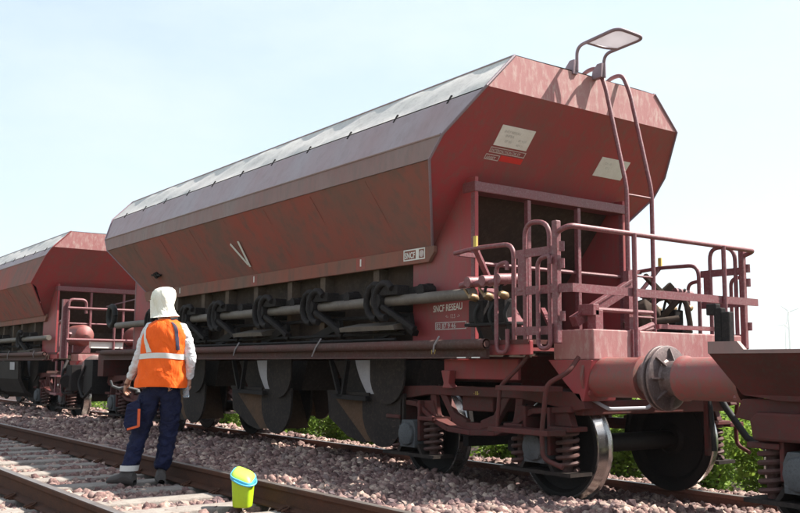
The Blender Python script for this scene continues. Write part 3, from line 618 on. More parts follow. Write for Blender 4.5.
# railing round the platform
tr = MB(); tr.tube(bend([(.45, -1.30, 2.24), (.60, -1.30, 2.285), (.60, 1.30, 2.285), (.45, 1.30, 2.24)], .14, 6), .023, 12); trail = part(tr, 'top_rail', 'railpaint')
for y in (-1.30, 1.30):
    p = MB(); p.box((.43, y-.028, 1.33), (.486, y+.028, 2.34)); part(p, 'railing_post', 'railpaint', bevel=.008)
    for z in (2.12, 1.98, 1.55): 
        hgs = MB(); hgs.cyl((.52, y-.0, z-.04), (.52, y, z+.04), .022, 8); part(hgs, 'hinge', 'railpaint')
for y in (-.52, .76):
    p = MB(); p.tube([(.62, y, 1.22), (.62, y, 2.285)], .022, 10); p.box((.60, y-.045, 1.22), (.625, y+.045, 1.46)); part(p, 'railing_post', 'railpaint')
mr = MB(); mr.box((.585, -1.27, 1.745), (.605, 1.32, 1.815)); mr.bar((.595, -1.262, 1.78), (.47, -1.30, 1.78), .02, .07); part(mr, 'middle_rail', 'railpaint')
mr = MB(); mr.box((.30, .15, 1.50), (.34, 1.1, 1.54)); part(mr, 'kick_rail', 'railpaint')
for s in (-1, 1):
    y = s*1.30
    # gate hoop with cross bars
    gt = MB(); gt.tube(bend([(.09, y, 1.36), (.09, y, 2.37), (.38, y, 2.34), (.38, y, 1.36)], .13, 6), .021, 10); gate = part(gt, 'gate_hoop', 'railpaint')
    for z in (2.10, 1.78, 1.44):
        q = MB(); q.box((-.02, y-.012, z-.035), (.45, y+.012, z+.035)); part(q, 'gate_bar', 'railpaint', gate)
    gp = MB(); gp.box((.02, y-.02, 1.78), (.09, y+.02, 2.13)); part(gp, 'gate_plate', 'railpaint', gate)
    # grab loops beside the step
    for x0, x1, zb, ztp in ((-.22, -.08, 1.26, 2.02), (.29, .43, 1.29, 2.03)):
        lp = MB(); pts = bend([(x1, y+s*.05, ztp-.05), (x1, y+s*.05, ztp+.02), (x0, y+s*.05, ztp), (x0, y+s*.05, zb), (x1, y+s*.05, zb), (x1, y+s*.05, zb+.2)], .07, 5); lp.tube(pts, .019, 10); part(lp, 'grab_loop', 'railpaint')
    hr = MB(); hr.tube(bend([(-.85, y, 2.19), (-.55, y, 2.21), (-.05, y, 2.20), (-.05, y, 1.36)], .12, 6), .021, 10); hrr = part(hr, 'hand_rail', 'railpaint')
    sp = MB(); sp.bar((-.80, y, 2.18), (-.80, s*1.08, 2.18), .04, .04); sp.bar((-.55, y, 2.2), (-.62, s*1.08, 1.95), .05, .03); part(sp, 'rail_bracket', 'railpaint', hrr)
    # valve cluster on the corner
    vb = MB(); vb.box((-.74, s*1.10, 1.50), (-.12, s*1.28, 1.53)); vb.box((-.70, s*1.12, 1.53), (-.50, s*1.26, 1.74)); vb.box((-.42, s*1.12, 1.53), (-.22, s*1.26, 1.74)); vbo = part(vb, 'valve_block', 'dark', bevel=.01)
    for xv in (-.60, -.40, -.2):
        v = MB(); v.cyl((xv, s*1.08, 1.92), (xv, s*1.36, 1.90), .048, 12); v.cyl((xv, s*1.30, 1.90), (xv-.16, s*1.30, 1.88), .03, 10); part(v, 'air_cylinder', 'railpaint', vbo)
        v = MB(); v.lathe((xv+.02, s*1.30, 1.76), (0, s, .2), [(-.05, .02), (-.03, .036), (.02, .036), (.05, .02), (.05, 0)], 12); v.bar((xv, s*1.32, 1.76), (xv-.06, s*1.34, 1.84), .03, .015); part(v, 'cock', 'brass', vbo)
        v = MB(); v.tube(bend([(xv+.05, s*1.26, 1.70), (xv+.02, s*1.30, 1.60), (xv+.03, s*1.22, 1.42), (xv+.0, s*1.1, 1.30)], .05), .017, 8); v.tube(bend([(xv-.06, s*1.24, 1.74), (xv-.06, s*1.28, 1.84), (xv+.05, s*1.2, 1.95)], .05), .014, 8); part(v, 'air_hose', 'rubber', vbo)
    yl = MB(); yl.box((-.56, s*1.30, 2.22), (-.52, s*1.32, 2.32)); part(yl, 'lever_tag', 'yellow', hrr)
    # hanging step below the platform
    ys = s*1.33
    fr = MB()
    fr.tube(bend([(.02, s*1.20, 1.24), (-.05, s*1.24, 1.14), (-.20, ys, .97), (-.24, ys, .60)], .05), .018, 10); sf = part(fr, 'step_frame', 'bogie'); fr = MB()
    fr.tube(bend([(.50, s*1.10, 1.22), (.50, s*1.22, 1.10), (.36, ys, 1.00), (.30, ys, .62), (.31, ys, .40), (.48, ys-s*.05, .34)], .06), .020, 10); part(fr, 'step_stile', 'bogie', sf)
    for x0, x1, z in ((-.24, .35, .955), (-.34, .38, .60)):
        q = MB(); q.box((x0, ys-s*.20, z-.02), (x1, ys+s*.02, z+.025)); part(q, 'step_tread', 'bogie', sf, bevel=.006)
# clutter on the platform: sloping channel, brake gear, hand wheel
q = MB(); q.bar((.0, -.62, 1.545), (.09, .04, 1.90), .09, .10); q.bar((.05, -.62, 1.60), (.14, .04, 1.955), .015, .03); part(q, 'sloping_channel', 'railpaint', bevel=.006)
q = MB(); q.box((.10, -.55, 1.37), (.20, -.45, 1.65)); q.box((.02, -.58, 1.60), (.20, -.50, 1.70)); part(q, 'support_bracket', 'railpaint', bevel=.005)
for g3 in (([(.1, -.45, 1.66), (.1, .35, 1.66)], .022, 8), ([(.2, -.3, 1.38), (.1, .35, 1.55)], .026, 8), ([(.05, .1, 1.46), (0, .7, 1.56)], .024, 8)): q = MB(); q.tube(*g3); part(q, 'brake_rod', 'railpaint')
q = MB(); q.lathe((-.25, .62, 1.66), (.6, .3, .2), [(-.16, .05), (-.13, .13), (.0, .15), (.1, .15), (.13, .09), (.18, .06), (.2, 0)], 18); q.box((-.5, .3, 1.37), (-.05, .95, 1.48)); q.bar((-.3, .7, 1.7), (-.12, .95, 1.98), .07, .07); q.bar((-.1, .9, 1.80), (-.18, .60, 2.06), .05, .05); q.lathe((-.1, .45, 1.58), (1, .1, .2), [(-.1, .03), (-.08, .1), (.06, .1), (.1, .04), (.1, 0)], 14); q.cyl((-.2, .3, 1.55), (.1, .75, 1.62), .035, 10); q.bar((-.35, .85, 1.5), (-.05, 1.0, 1.86), .09, .05); q.tube(bend([(-.2, .8, 1.9), (0, 1.0, 1.85), (.05, 1.02, 1.5), (-.1, .9, 1.42)], .1), .03, 8); part(q, 'brake_gear', 'brown', bevel=.008)
q = MB(); q.box((-.55, .30, 1.46), (.25, 1.0, 1.475)); part(q, 'gear_plate', 'pipe')
for g3 in (((-.75, -1.0, 1.86), (-.15, -1.18, 1.52), .16, .03), ((-.72, -.7, 1.72), (-.1, -1.1, 1.42), .04, .04), ((-.7, -.3, 1.7), (.05, -.9, 1.40), .04, .04)): q = MB(); q.bar(*g3); part(q, 'sloping_guide', 'railpaint')
q = MB(); q.box((-.905, -1.0, 1.30), (-.895, 1.0, 1.34)); part(q, 'toe_board', 'red')
# ladder hooked over the roof edge
lad = None; stl = {}
for y in (.10, .47):
    m = MB(); m.tube(bend([(-.58, y, 4.04), (-.46, y, 4.13), (-.30, y, 4.13), (-.21, y, 3.93), (.035, y, 2.86), (.03, y, 1.37)], .10, 6), .022, 10)
    if lad is None: lad = part(m, 'ladder', 'railpaint')
    else: part(m, 'ladder_stile', 'railpaint', lad)
def lx(z): return .033 if z < 2.86 else .033-(z-2.86)*.228
for k in range(4):
    z = 1.62+.39*k
    q = MB(); q.tube([(lx(z), .10, z), (lx(z), .47, z)], .011, 8); part(q, 'rung', 'railpaint', lad)
q = MB(); q.box((-.0, .07, 1.34), (.06, .13, 2.05)); part(q, 'stile_sleeve', 'railpaint', lad)
# folding guard above the ladder
gm = MB(); gm.tube(bend([(-.30, -.20, 4.03), (-.297, -.20, 4.28), (.22, -.20, 4.318), (.30, .09, 4.262), (-.205, .085, 4.235), (-.205, .09, 4.0)], .09, 6), .017, 10); guard = part(gm, 'roof_guard', 'guard')
q = MB(); q.tube(bend([(-.17, -.20, 4.285), (-.10, .0, 4.25), (-.02, .087, 4.245)], .08), .014, 8); part(q, 'guard_crossbar', 'guard', guard)
q = MB(); v = [(-.16, -.19, 4.283), (.20, -.19, 4.312), (.28, .08, 4.262), (-.02, .08, 4.247)]; q.add([(a, b, c+.004) for a, b, c in v]+[(a, b, c-.004) for a, b, c in v], [(0, 1, 2, 3), (7, 6, 5, 4), (0, 4, 5, 1), (1, 5, 6, 2), (2, 6, 7, 3), (3, 7, 4, 0)]); part(q, 'guard_sheet', 'mesh', guard)
for x, y in ((-.33, -.22), (-.235, .07)):
    q = MB(); q.prism([(x-.10, 4.0), (x+.03, 4.0), (x+.04, 4.14), (x-.02, 4.14), (x-.08, 4.08)], 'y', y-.03, y+.03); part(q, 'guard_hinge', 'guard', guard)
# plates and lettering
sl_n = Vector((.763, 0, -.647)); sl_d = Vector((-.647, 0, -.763))
def on_slope(y, s, off): 
    p = Vector((-.32, y, 3.669)) + sl_d*s + sl_n*off; return p
def slope_quad(name, y0, y1, s0, s1, off, mat, th=.004):
    a = [on_slope(y0, s0, off), on_slope(y1, s0, off), on_slope(y1, s1, off), on_slope(y0, s1, off)]; b = [p - sl_n*(off-.001) for p in a]
    q = MB(); q.add(a+b, [(3, 2, 1, 0), (0, 1, 5, 4), (1, 2, 6, 5), (2, 3, 7, 6), (3, 0, 4, 7)]); return part(q, name, mat)
slope_quad('white_plate', -.97, -.54, .33, .55, .006, 'white'); slope_quad('white_plate', .50, .94, .445, .67, .006, 'white')
MT['scrib'] = paint('faded_grey_print', (.45, .46, .44), (.5, .5, .48), rough=.7, bump=0); MT['wash'] = paint('worn_white_lettering', (.55, .50, .48), (.45, .36, .34), (.3, .15, .14), rough=.6, scale=30, fine=.25, bump=0)
for (ln, y, s, sz) in (('SNCF RESEAU', -.92, .40, .035), ('INFRA', -.88, .445, .04), ('81 4 07', -.70, .47, .035), ('EF 60', -.86, .50, .04), ('REV 11', -.70, .52, .03), ('CH. 45', .58, .52, .035), ('ES 2', .62, .57, .035)):
    text(ln, sz, on_slope(y, s, .008), (0, 1, 0), -sl_d, 'scrib', 'faint_print', root)
def frame_slope(y0, y1, s0, s1, w=.008):
    for a in ((y0, y1, s0, s0+w), (y0, y1, s1-w, s1), (y0, y0+w, s0+w, s1-w), (y1-w, y1, s0+w, s1-w)): slope_quad('marking_border', *a, .003, 'wash')
frame_slope(-.98, -.52, .57, .63); text('INTERDICTION DE ST', .038, on_slope(-.965, .615, .004), (0, 1, 0), -sl_d, 'wash', 'warning_lettering', root, sx=1.02, bold=.001)
frame_slope(-1.0, -.82, .65, .71); text('ARRET', .042, on_slope(-.985, .70, .004), (0, 1, 0), -sl_d, 'wash', 'warning_lettering', root, sx=.95, bold=.001)
slope_quad('red_tag', -.81, -.52, .645, .705, .003, 'signred')
text('SNCF RESEAU', .092, (-1.445, -1.083, 1.672), (1, 0, .03), (0, 0, 1), 'white', 'owner_lettering', root, sx=.80, bold=.0015)
text('<-  12.5  ->', .055, (-1.25, -1.083, 1.605), (1, 0, 0), (0, 0, 1), 'wash', 'length_lettering', root, sx=.85)
def side_quad(name, x0, x1, z0, z1, y, mat): q = MB(); q.box((x0, y, z0), (x1, y+.003, z1)); return part(q, name, mat)
def side_frame_(x0, x1, z0, z1, y, mat, w=.009):
    for a in ((x0, x1, z0, z0+w), (x0, x1, z1-w, z1), (x0, x0+w, z0+w, z1-w), (x1-w, x1, z0+w, z1-w)): side_quad('marking_border', *a, y, mat)
side_frame_(-1.41, -.94, 1.495, 1.57, -1.084, 'wash'); text('83 87 9 46', .068, (-1.395, -1.083, 1.508), (1, 0, 0), (0, 0, 1), 'wash', 'number_lettering', root, sx=1.02, bold=.001)
text('38 88', .06, (-.93, -1.083, 1.51), (1, 0, 0), (0, 0, 1), 'white', 'number_lettering', root, sx=.7, bold=.001)
side_frame_(-1.88, -1.52, 2.215, 2.33, -1.134, 'white', .012); text('SNCF', .085, (-1.86, -1.133, 2.24), (1, 0, 0), (0, 0, 1), 'white', 'owner_lettering', root, sx=.85, bold=.002); side_quad('logo_square', -1.67, -1.62, 2.227, 2.318, -1.134, 'white')
q = MB(); q.cyl((-1.575, -1.131, 2.272), (-1.575, -1.1345, 2.272), .036, 16); part(q, 'logo_disc', 'wash')
for x in (-5.22, -2.68): side_quad('paint_patch', x-.09, x+.09, 2.19, 2.325, -1.132, 'side')
for x in (-5.22, -2.68, -7.67): side_quad('tick_mark', x-.012, x+.012, 2.23, 2.31, -1.134, 'white')
wv = Vector((0, -.717*1.0, -.504)).normalized()   # outward normal of the side wall
def wall_pt(x, z, off=.012): t = (3.047-z)/(3.047-2.335); return Vector((x, -(1.604-.494*t), z)) + wv*off
for (xa, za, xb_, zb_) in ((-5.40, 2.745, -5.24, 2.47), (-5.16, 2.755, -5.22, 2.44)):
    q = MB(); q.bar(wall_pt(xa, za), wall_pt(xb_, zb_), .045, .004, up=wv); part(q, 'chevron_stroke', 'white')
q = MB(); q.cyl(wall_pt(-8.25, 2.56, 0), wall_pt(-8.25, 2.56, .06), .05, 10); q.bar(wall_pt(-8.4, 2.57, .03), wall_pt(-8.1, 2.55, .03), .04, .03); part(q, 'wall_fitting', 'dark')
text('1 7', .06, (-1.0, -1.462, 1.25), (1, 0, 0), (0, 0, 1), 'yellow', 'sole_lettering', root); text('-18-', .05, (-.87, -1.053, .875), (1, 0, 0), (0, 0, 1), 'yellow', 'bogie_lettering', root)
side_quad('white_streak', -.62, -.50, 1.212, 1.222, -1.464, 'white'); side_quad('white_streak', -.42, -.31, 1.212, 1.222, -1.464, 'white')
# faint framed stencil on the bay inside the end
text('FREIN', .12, (-.905-.0, -.98, 2.55), (0, 1, 0), (0, 0, 1), 'wash', 'bay_stencil', root) if False else None
# coupler step bar under the headstock, coupling and hoses
q = MB(); q.tube(bend([(.35, -.86, .90), (.60, -.86, .80), (.60, -.35, .80), (.66, -.30, .93)], .04), .016, 8); part(q, 'under_step', 'flap')
q = MB(); q.box((.45, -.10, .98), (.75, .10, 1.14)); q.tube(bend([(.7, -.06, 1.06), (1.02, -.06, 1.04), (1.02, .06, 1.04), (.7, .06, 1.06)], .05), .025, 8); q.cyl((.9, 0, 1.0), (1.45, 0, .98), .03, 10); q.cyl((1.15, -.12, .98), (1.15, .12, .98), .03, 10); part(q, 'screw_coupling', 'bufhead')
q = MB(); q.tube([(.75, .38, .95), (.85, .38, .80), (1.05, .38, .55), (1.35, .40, .42), (1.6, .40, .47), (1.8, .4, .75)], .03, 10); q.tube([(.70, .30, .98), (.75, .30, .8), (.78, .30, .42)], .022, 8); q.lathe((.74, .36, .97), (0, 1, 0), [(-.1, 0), (-.1, .05), (.08, .05), (.08, 0)], 12); part(q, 'brake_hose', 'rubber')
q = MB(); q.box((.70, .27, .38), (.74, .31, .95)); q.box((.66, .2, .93), (.78, .44, 1.0)); part(q, 'hose_hanger', 'bogie')
q = MB(); q.box((-1.35, -1.02, 1.02), (-.30, -.98, 1.21)); q.prism([(-1.30, 1.10), (-1.16, 1.10), (-1.18, .98), (-1.12, .93), (-1.28, .93), (-1.26, .98)], 'y', -1.10, -1.02); part(q, 'bolster_side_plate', 'red', bevel=.008)

# ---------------------------------------------------------------- the wagon behind, at the left
w2, B2, fx2, T2 = hopper(-13.46, -.12, 2, 'second red hopper wagon further back at the left with a round air tank')
root = w2; DX = -13.46
q = MB()
for y in (-.80, .45):
    q = MB(); q.lathe((DX+.12, y, 1.72), (1, 0, 0), [(-.75, 0), (-.72, .10), (-.64, .19), (-.5, .22), (0, .22), (.10, .19), (.16, .10), (.18, 0)], 24); tk = part(q, 'air_tank', 'buffer')
    for xq in (-.5, -.05): q = MB(); q.box((DX+xq, y-.16, 1.37), (DX+xq+.08, y+.16, 1.52)); part(q, 'tank_cradle', 'railpaint', tk)
for s in (-1, 1):
    y = s*1.28
    q = MB(); q.box((DX+.38, y-.05, 1.25), (DX+.48, y+.05, 2.42)); part(q, 'railing_post', 'railpaint')
    q = MB(); q.tube(bend([(DX+.12, y, 1.3), (DX+.12, y, 1.98), (DX+.32, y, 2.0), (DX+.32, y, 1.3)], .08), .03, 8); part(q, 'grab_loop', 'railpaint')
    q = MB(); q.tube(bend([(DX+.50, y+.05, 1.25), (DX+.50, y+.05, 2.42), (DX+.50, y+.40, 2.42), (DX+.50, y+.40, 2.15)], .1), .03, 8); part(q, 'gate_hoop', 'railpaint')
    q = MB(); q.bar((DX-.2, y, 1.2), (DX+.45, y*.9, 1.75), .05, .05); part(q, 'brace', 'railpaint')
    q = MB(); q.tube([(DX+.45, y, 1.2), (DX+.45, y, .5)], .025, 8); sf = part(q, 'step_frame', 'railpaint'); q = MB(); q.tube([(DX+.05, y, 1.2), (DX+.05, y, .5)], .025, 8); part(q, 'step_stile', 'railpaint', sf)
    for z in (.9, .55): q = MB(); q.box((DX+.03, y-.1, z-.02), (DX+.47, y+.1, z+.02)); part(q, 'step_tread', 'railpaint', sf)
q = MB(); q.tube([(DX+.52, -1.25, 2.25), (DX+.52, 1.25, 2.25)], .026, 8); part(q, 'top_rail', 'railpaint'); q = MB(); q.tube([(DX+.52, -1.25, 1.62), (DX+.52, 1.25, 1.62)], .03, 8); part(q, 'middle_rail', 'railpaint')
for y in (-.3, .3): q = MB(); q.tube([(DX+.52, y, 1.4), (DX+.52, y, 2.25)], .025, 8); part(q, 'railing_post', 'railpaint')
q = MB(); q.box((DX+.38, -.75, 1.46), (DX+.50, -.1, 1.60)); part(q, 'pale_board', 'white')
q = MB(); q.bar((DX-.9, .0, 2.4), (DX+1.4, .9, 2.75), .02, .02); part(q, 'cable', 'guard')
q = MB(); q.box((DX+.15, -1.5, .95), (DX+.18, 1.5, 1.0)); part(q, 'step_bar', 'sole')

# ---------------------------------------------------------------- the flat wagon cropped at the right
w3 = tag(empty('flat_wagon', (6.5, 0, 0)), 'dark red flat wagon cut off at the right edge, coupled to the large hopper', 'wagon'); root = w3
for s in (-1, 1):
    y = s*1.32
    q = MB(); q.prism([(1.905, 1.237), (1.905, 1.318), (2.13, 1.318), (2.18, 1.262), (11, 1.262), (11, 1.237)], 'y', y-.02, y+.02); part(q, 'deck_edge', 'band')
    q = MB(); P = lambda x, yy, z: (x, s*yy, z)
    q.add([P(1.905, 1.33, 1.237), P(11, 1.33, 1.237), P(11, 1.20, 1.08), P(1.96, 1.20, 1.08), P(11, 1.10, .98), P(2.0, 1.10, .96), P(2.28, 1.10, .925), P(11, 1.10, .925)], [(0, 1, 2, 3), (3, 2, 4, 5), (5, 4, 7, 6)]); q.add([P(1.905, 1.33, 1.237), P(1.96, 1.20, 1.08), P(2.0, 1.10, .96), P(2.0, .2, .96), P(1.905, .2, 1.237)], [(0, 1, 2, 3, 4)]); part(q, 'side_sill', 'bogie')
    q = MB(); q.box((1.93, y-s*.02, 1.3), (1.99, y-s*.08, 1.55)); q.box((1.87, y-s*.02, 1.50), (1.95, y-s*.08, 1.58)); q.box((1.99, y-s*.02, 1.3), (2.05, y-s*.08, 1.52)); part(q, 'stake_bracket', 'dark', bevel=.008)
    make_buffer(root, 1.92, 1.19, s*.875, -1)
    q = MB(); q.tube(bend([(1.62, s*1.2, 1.0), (1.62, s*1.25, .62), (2.02, s*1.25, .60), (2.02, s*1.2, .98)], .05), .02, 8); q.bar((1.6, s*1.25, .8), (2.02, s*1.25, .79), .03, .02); part(q, 'corner_step', 'railpaint') if s > 0 else None
q = MB(); q.box((1.91, -1.3, 1.22), (11, 1.3, 1.25)); part(q, 'deck', 'brown')
q = MB(); q.box((1.95, -1.0, .95), (2.1, 1.0, 1.2)); q.box((2.1, -.3, .95), (11, .3, 1.2)); part(q, 'headstock', 'bogie')
q = MB(); q.box((1.62, -.10, .98), (1.95, .10, 1.14)); q.tube(bend([(1.7, -.06, 1.06), (1.4, -.06, 1.0), (1.4, .06, 1.0), (1.7, .06, 1.06)], .05), .025, 8); part(q, 'draw_hook', 'bufhead')
make_bogie(root, 3.32, wb=1.8, boxmat='boxgrey')
q = MB()
q.prism([(2.10, .66), (2.08, .80), (2.14, .85), (2.9, .85), (2.9, .66)], 'y', -1.16, -1.06); part(q, 'axle_guard', 'bogie', bevel=.02)

for xa in (-3.2, -5.4):
    q = MB(); q.prism([(-1.12, .40), (-1.30, .50), (-1.44, .80), (-1.46, 1.19), (-1.40, 1.19), (-1.38, .82), (-1.25, .55), (-1.08, .45)], 'x', DX+xa-1.0, DX+xa+1.0); q.build('chute_skirt', 'chute', w2)
    q = MB(); q.prism([(-1.466, 1.0), (-1.472, 1.17), (-1.469, 1.17), (-1.463, 1.0)], 'x', DX+xa+.35, DX+xa+.75); q.build('white_mark', 'flap', w2)
q = MB(); q.tube([(-10.35+.16*math.cos(2*math.pi*i/20), -1.25, 1.98+.17*math.sin(2*math.pi*i/20)) for i in range(21)], .05, 10, caps=False); q.build('hose_loop', 'rubber', w1)

q = MB(); q.box((DX+.72, -1.28, .62), (DX+1.05, -.62, 1.12)); q.cyl((DX+.6, -1.2, .85), (DX+.9, -1.32, .8), .12, 16); q.tube(bend([(DX+.5, -1.2, 1.2), (DX+.75, -1.36, 1.0), (DX+.6, -1.3, .55), (DX+.95, -1.2, .6)], .12), .03, 8); q.build('brake_equipment', 'dark', w2, bevel=.015)
q = MB(); q.box((-11.6, -1.30, .60), (-11.1, -.70, 1.22)); q.tube(bend([(-11.5, -1.3, 1.1), (-11.7, -1.36, .8), (-11.4, -1.36, .5), (-11.1, -1.3, .7)], .12), .03, 8); q.build('brake_equipment', 'dark', w1, bevel=.015)
# ================================================================== the worker
MT['vest'] = paint('orange_safety_fabric', (.92, .13, .012), (.85, .11, .012), (.80, .16, .03), rough=.7, scale=6, fine=.12, bump=.1, spec=.2, fold=(9, .55, .45))
MT['refl'] = paint('silver_reflective_tape', (.68, .66, .62), (.60, .58, .55), (.5, .48, .46), rough=.35, scale=12, fine=.1, bump=0)
MT['shirt'] = paint('white_cotton', (.72, .71, .72), (.64, .62, .64), (.55, .53, .56), rough=.85, scale=7, fine=.15, bump=.15, spec=.2, fold=(14, .5, 1.3))
MT['hatc'] = paint('white_hat_cloth', (.82, .79, .70), (.76, .72, .62), (.6, .56, .46), rough=.85, scale=6, fine=.1, bump=.1, spec=.2, fold=(13, .45, .6))
MT['navy'] = paint('navy_work_trousers', (.013, .017, .055), (.009, .011, .034), (.030, .030, .05), rough=.8, scale=5, fine=.25, bump=.15, spec=.2, fold=(9, .7, 1.4))
MT['skin'] = paint('tanned_skin', (.44, .24, .17), (.40, .21, .15), (.33, .16, .12), rough=.5, scale=9, fine=.1, bump=.05)
MT['boot'] = paint('dusty_dark_boot', (.045, .040, .038), (.07, .06, .055), (.11, .09, .08), rough=.7, scale=12, fine=.3)
MT['trim'] = paint('orange_trim', (.75, .12, .03), (.65, .1, .03), rough=.7, bump=0)
MT['blackstrap'] = paint('dark_violet_strap', (.03, .025, .06), rough=.7, bump=0)
MT['eyew'] = paint('eye_white', (.7, .68, .65), rough=.3, bump=0)
pe = tag(empty('person', (-2.546, -3.474, .03)), 'person in orange safety vest, white sun hat and navy trousers standing on the empty track', 'person')
pe.rotation_euler = (0, 0, math.atan2(math.cos(YAW), math.sin(YAW)))
Z0 = Vector((0, 0, 0))
def skin(name, V, E, mat, parent, sub=2, root=None, disp=0, size=.06):
    keys = list(V); idx = {k: i for i, k in enumerate(keys)}
    me = bpy.data.meshes.new(name); me.from_pydata([V[k][0] for k in keys], [(idx[a], idx[b]) for a, b in E], []); me.materials.append(MT[mat])
    ob = bpy.data.objects.new(name, me); COL.objects.link(ob); ob.parent = parent
    me_s = ob.modifiers.new('skin', 'SKIN'); me_s.use_smooth_shade = True
    for k in keys:
        r = V[k][1]; sv = me.skin_vertices[0].data[idx[k]]; sv.radius = (r, r) if not isinstance(r, tuple) else r; sv.use_root = (k == (root or keys[0]))
    s = ob.modifiers.new('sub', 'SUBSURF'); s.levels = s.render_levels = sub
    if disp:
        tx = bpy.data.textures.new(name+'_folds', 'CLOUDS'); tx.noise_scale = size
        d = ob.modifiers.new('folds', 'DISPLACE'); d.texture = tx; d.strength = disp; d.mid_level = .5
    return ob
J = dict(pel=(.045, 0, .93), hipL=(-.045, 0, .88), kneeL=(-.15, .05, .49), ankL=(-.235, -.03, .10), hipR=(.135, 0, .88), kneeR=(.10, .08, .48), ankR=(.05, .06, .10), ab=(.05, 0, 1.10), ch=(.055, .0, 1.34), nk=(.045, .01, 1.50), hd0=(.02, .035, 1.58), hd=(.0, .045, 1.68), hdt=(.0, .03, 1.78),
         shL=(-.10, 0, 1.43), elL=(-.185, .02, 1.17), wrL=(-.30, .12, .965), shR=(.22, 0, 1.43), elR=(.305, -.01, 1.16), wrR=(.275, .06, .965), toeL=(-.36, .05, .04), toeR=(.0, .22, .04))
def hand(V, E, wr, d, side, up, pre):
    d = Vector(d).normalized(); side = Vector(side).normalized(); up = Vector(up).normalized(); w = Vector(J[wr])
    pm = w+d*.045; V[pre+'p'] = (pm, .024); V[pre+'q'] = (pm+d*.04, (.036, .018)); E += [(wr, pre+'p'), (pre+'p', pre+'q')]
    for i, (o, l) in enumerate(((-.030, .066), (-.010, .076), (.010, .072), (.030, .056))):
        b = pm+d*.055+side*o; m_ = b+d*l*.55+up*.012; t = m_+d*l*.25+up*.035
        V[pre+'a%d' % i] = (b, .0095); V[pre+'b%d' % i] = (m_, .009); V[pre+'c%d' % i] = (t, .0075); E += [(pre+'q', pre+'a%d' % i), (pre+'a%d' % i, pre+'b%d' % i), (pre+'b%d' % i, pre+'c%d' % i)]
    b = pm-side*.028+d*.005; m_ = b-side*.022+d*.03+up*.012; t = m_+d*.03+up*.015
    V[pre+'ta'] = (b, .011); V[pre+'tb'] = (m_, .0105); V[pre+'tc'] = (t, .0085); E += [(pre+'p', pre+'ta'), (pre+'ta', pre+'tb'), (pre+'tb', pre+'tc')]
V = {k: (J[k], r) for k, r in dict(pel=(.14, .10), hipL=.085, kneeL=.055, ankL=.042, toeL=.035, hipR=.085, kneeR=.055, ankR=.042, toeR=.035, ab=(.13, .09), ch=(.15, .10), nk=.055, hd0=.062, hd=.080, hdt=.062, shL=.052, elL=.040, wrL=.027, shR=.052, elR=.040, wrR=.027).items()}
E = [('pel', 'hipL'), ('hipL', 'kneeL'), ('kneeL', 'ankL'), ('ankL', 'toeL'), ('pel', 'hipR'), ('hipR', 'kneeR'), ('kneeR', 'ankR'), ('ankR', 'toeR'), ('pel', 'ab'), ('ab', 'ch'), ('ch', 'nk'), ('nk', 'hd0'), ('hd0', 'hd'), ('hd', 'hdt'), ('ch', 'shL'), ('shL', 'elL'), ('elL', 'wrL'), ('ch', 'shR'), ('shR', 'elR'), ('elR', 'wrR')]
HT = Matrix.Rotation(R(62), 3, 'Z')
V['nose'] = (Vector(J['hd'])+HT @ Vector((0, .098, -.005)), .014); E.append(('hd', 'nose'))
hand(V, E, 'wrL', (-.35, .35, -.85), (.2, .9, .25), (.9, -.1, -.3), 'L'); hand(V, E, 'wrR', (-.05, .15, -.98), (-.1, .98, .1), (-.95, 0, .1), 'R')
body = skin('body', V, E, 'skin', pe, 2, 'pel')
for s in (-1, 1):
    h = Vector(J['hd'])
    MB().lathe(h+HT @ Vector((s*.032, .083, .022)), HT @ Vector((0, 1, 0)), [(-.012, 0), (-.008, .010), (0, .012), (.007, .008), (.010, 0)], 10).build('eye', 'eyew', body, org=Z0)
    MB().lathe(h+HT @ Vector((s*.072, .0, .0)), HT @ Vector((s, 0, 0)), [(-.01, .02), (0, .03), (.012, .028), (.012, .015), (.004, 0)], 12).build('ear', 'skin', body, org=Z0)
MB().tube([Vector(J['hd'])+HT @ Vector(v) for v in ((-.025, .088, -.045), (0, .094, -.047), (.025, .088, -.045))], .006, 6).build('mouth', 'trim', body, org=Z0)
# trousers
V = {k: (J[k], r) for k, r in dict(pel=(.175, .125), hipL=(.115, .115), kneeL=.083, hipR=(.115, .115), kneeR=.083).items()}
V['tL'] = ((-.10, .02, .70), .112); V['tR'] = ((.12, .04, .70), .110); V['cL'] = ((-.19, .0, .30), .080); V['cR'] = ((.075, .07, .29), .080); V['bL'] = ((-.228, -.02, .125), .078); V['bR'] = ((.052, .06, .125), .078); V['w'] = ((.047, 0, 1.0), (.165, .115))
trs = skin('trousers', V, [('pel', 'w'), ('pel', 'hipL'), ('hipL', 'tL'), ('tL', 'kneeL'), ('kneeL', 'cL'), ('cL', 'bL'), ('pel', 'hipR'), ('hipR', 'tR'), ('tR', 'kneeR'), ('kneeR', 'cR'), ('cR', 'bR')], 'navy', pe, 3, 'pel', .05, .055)
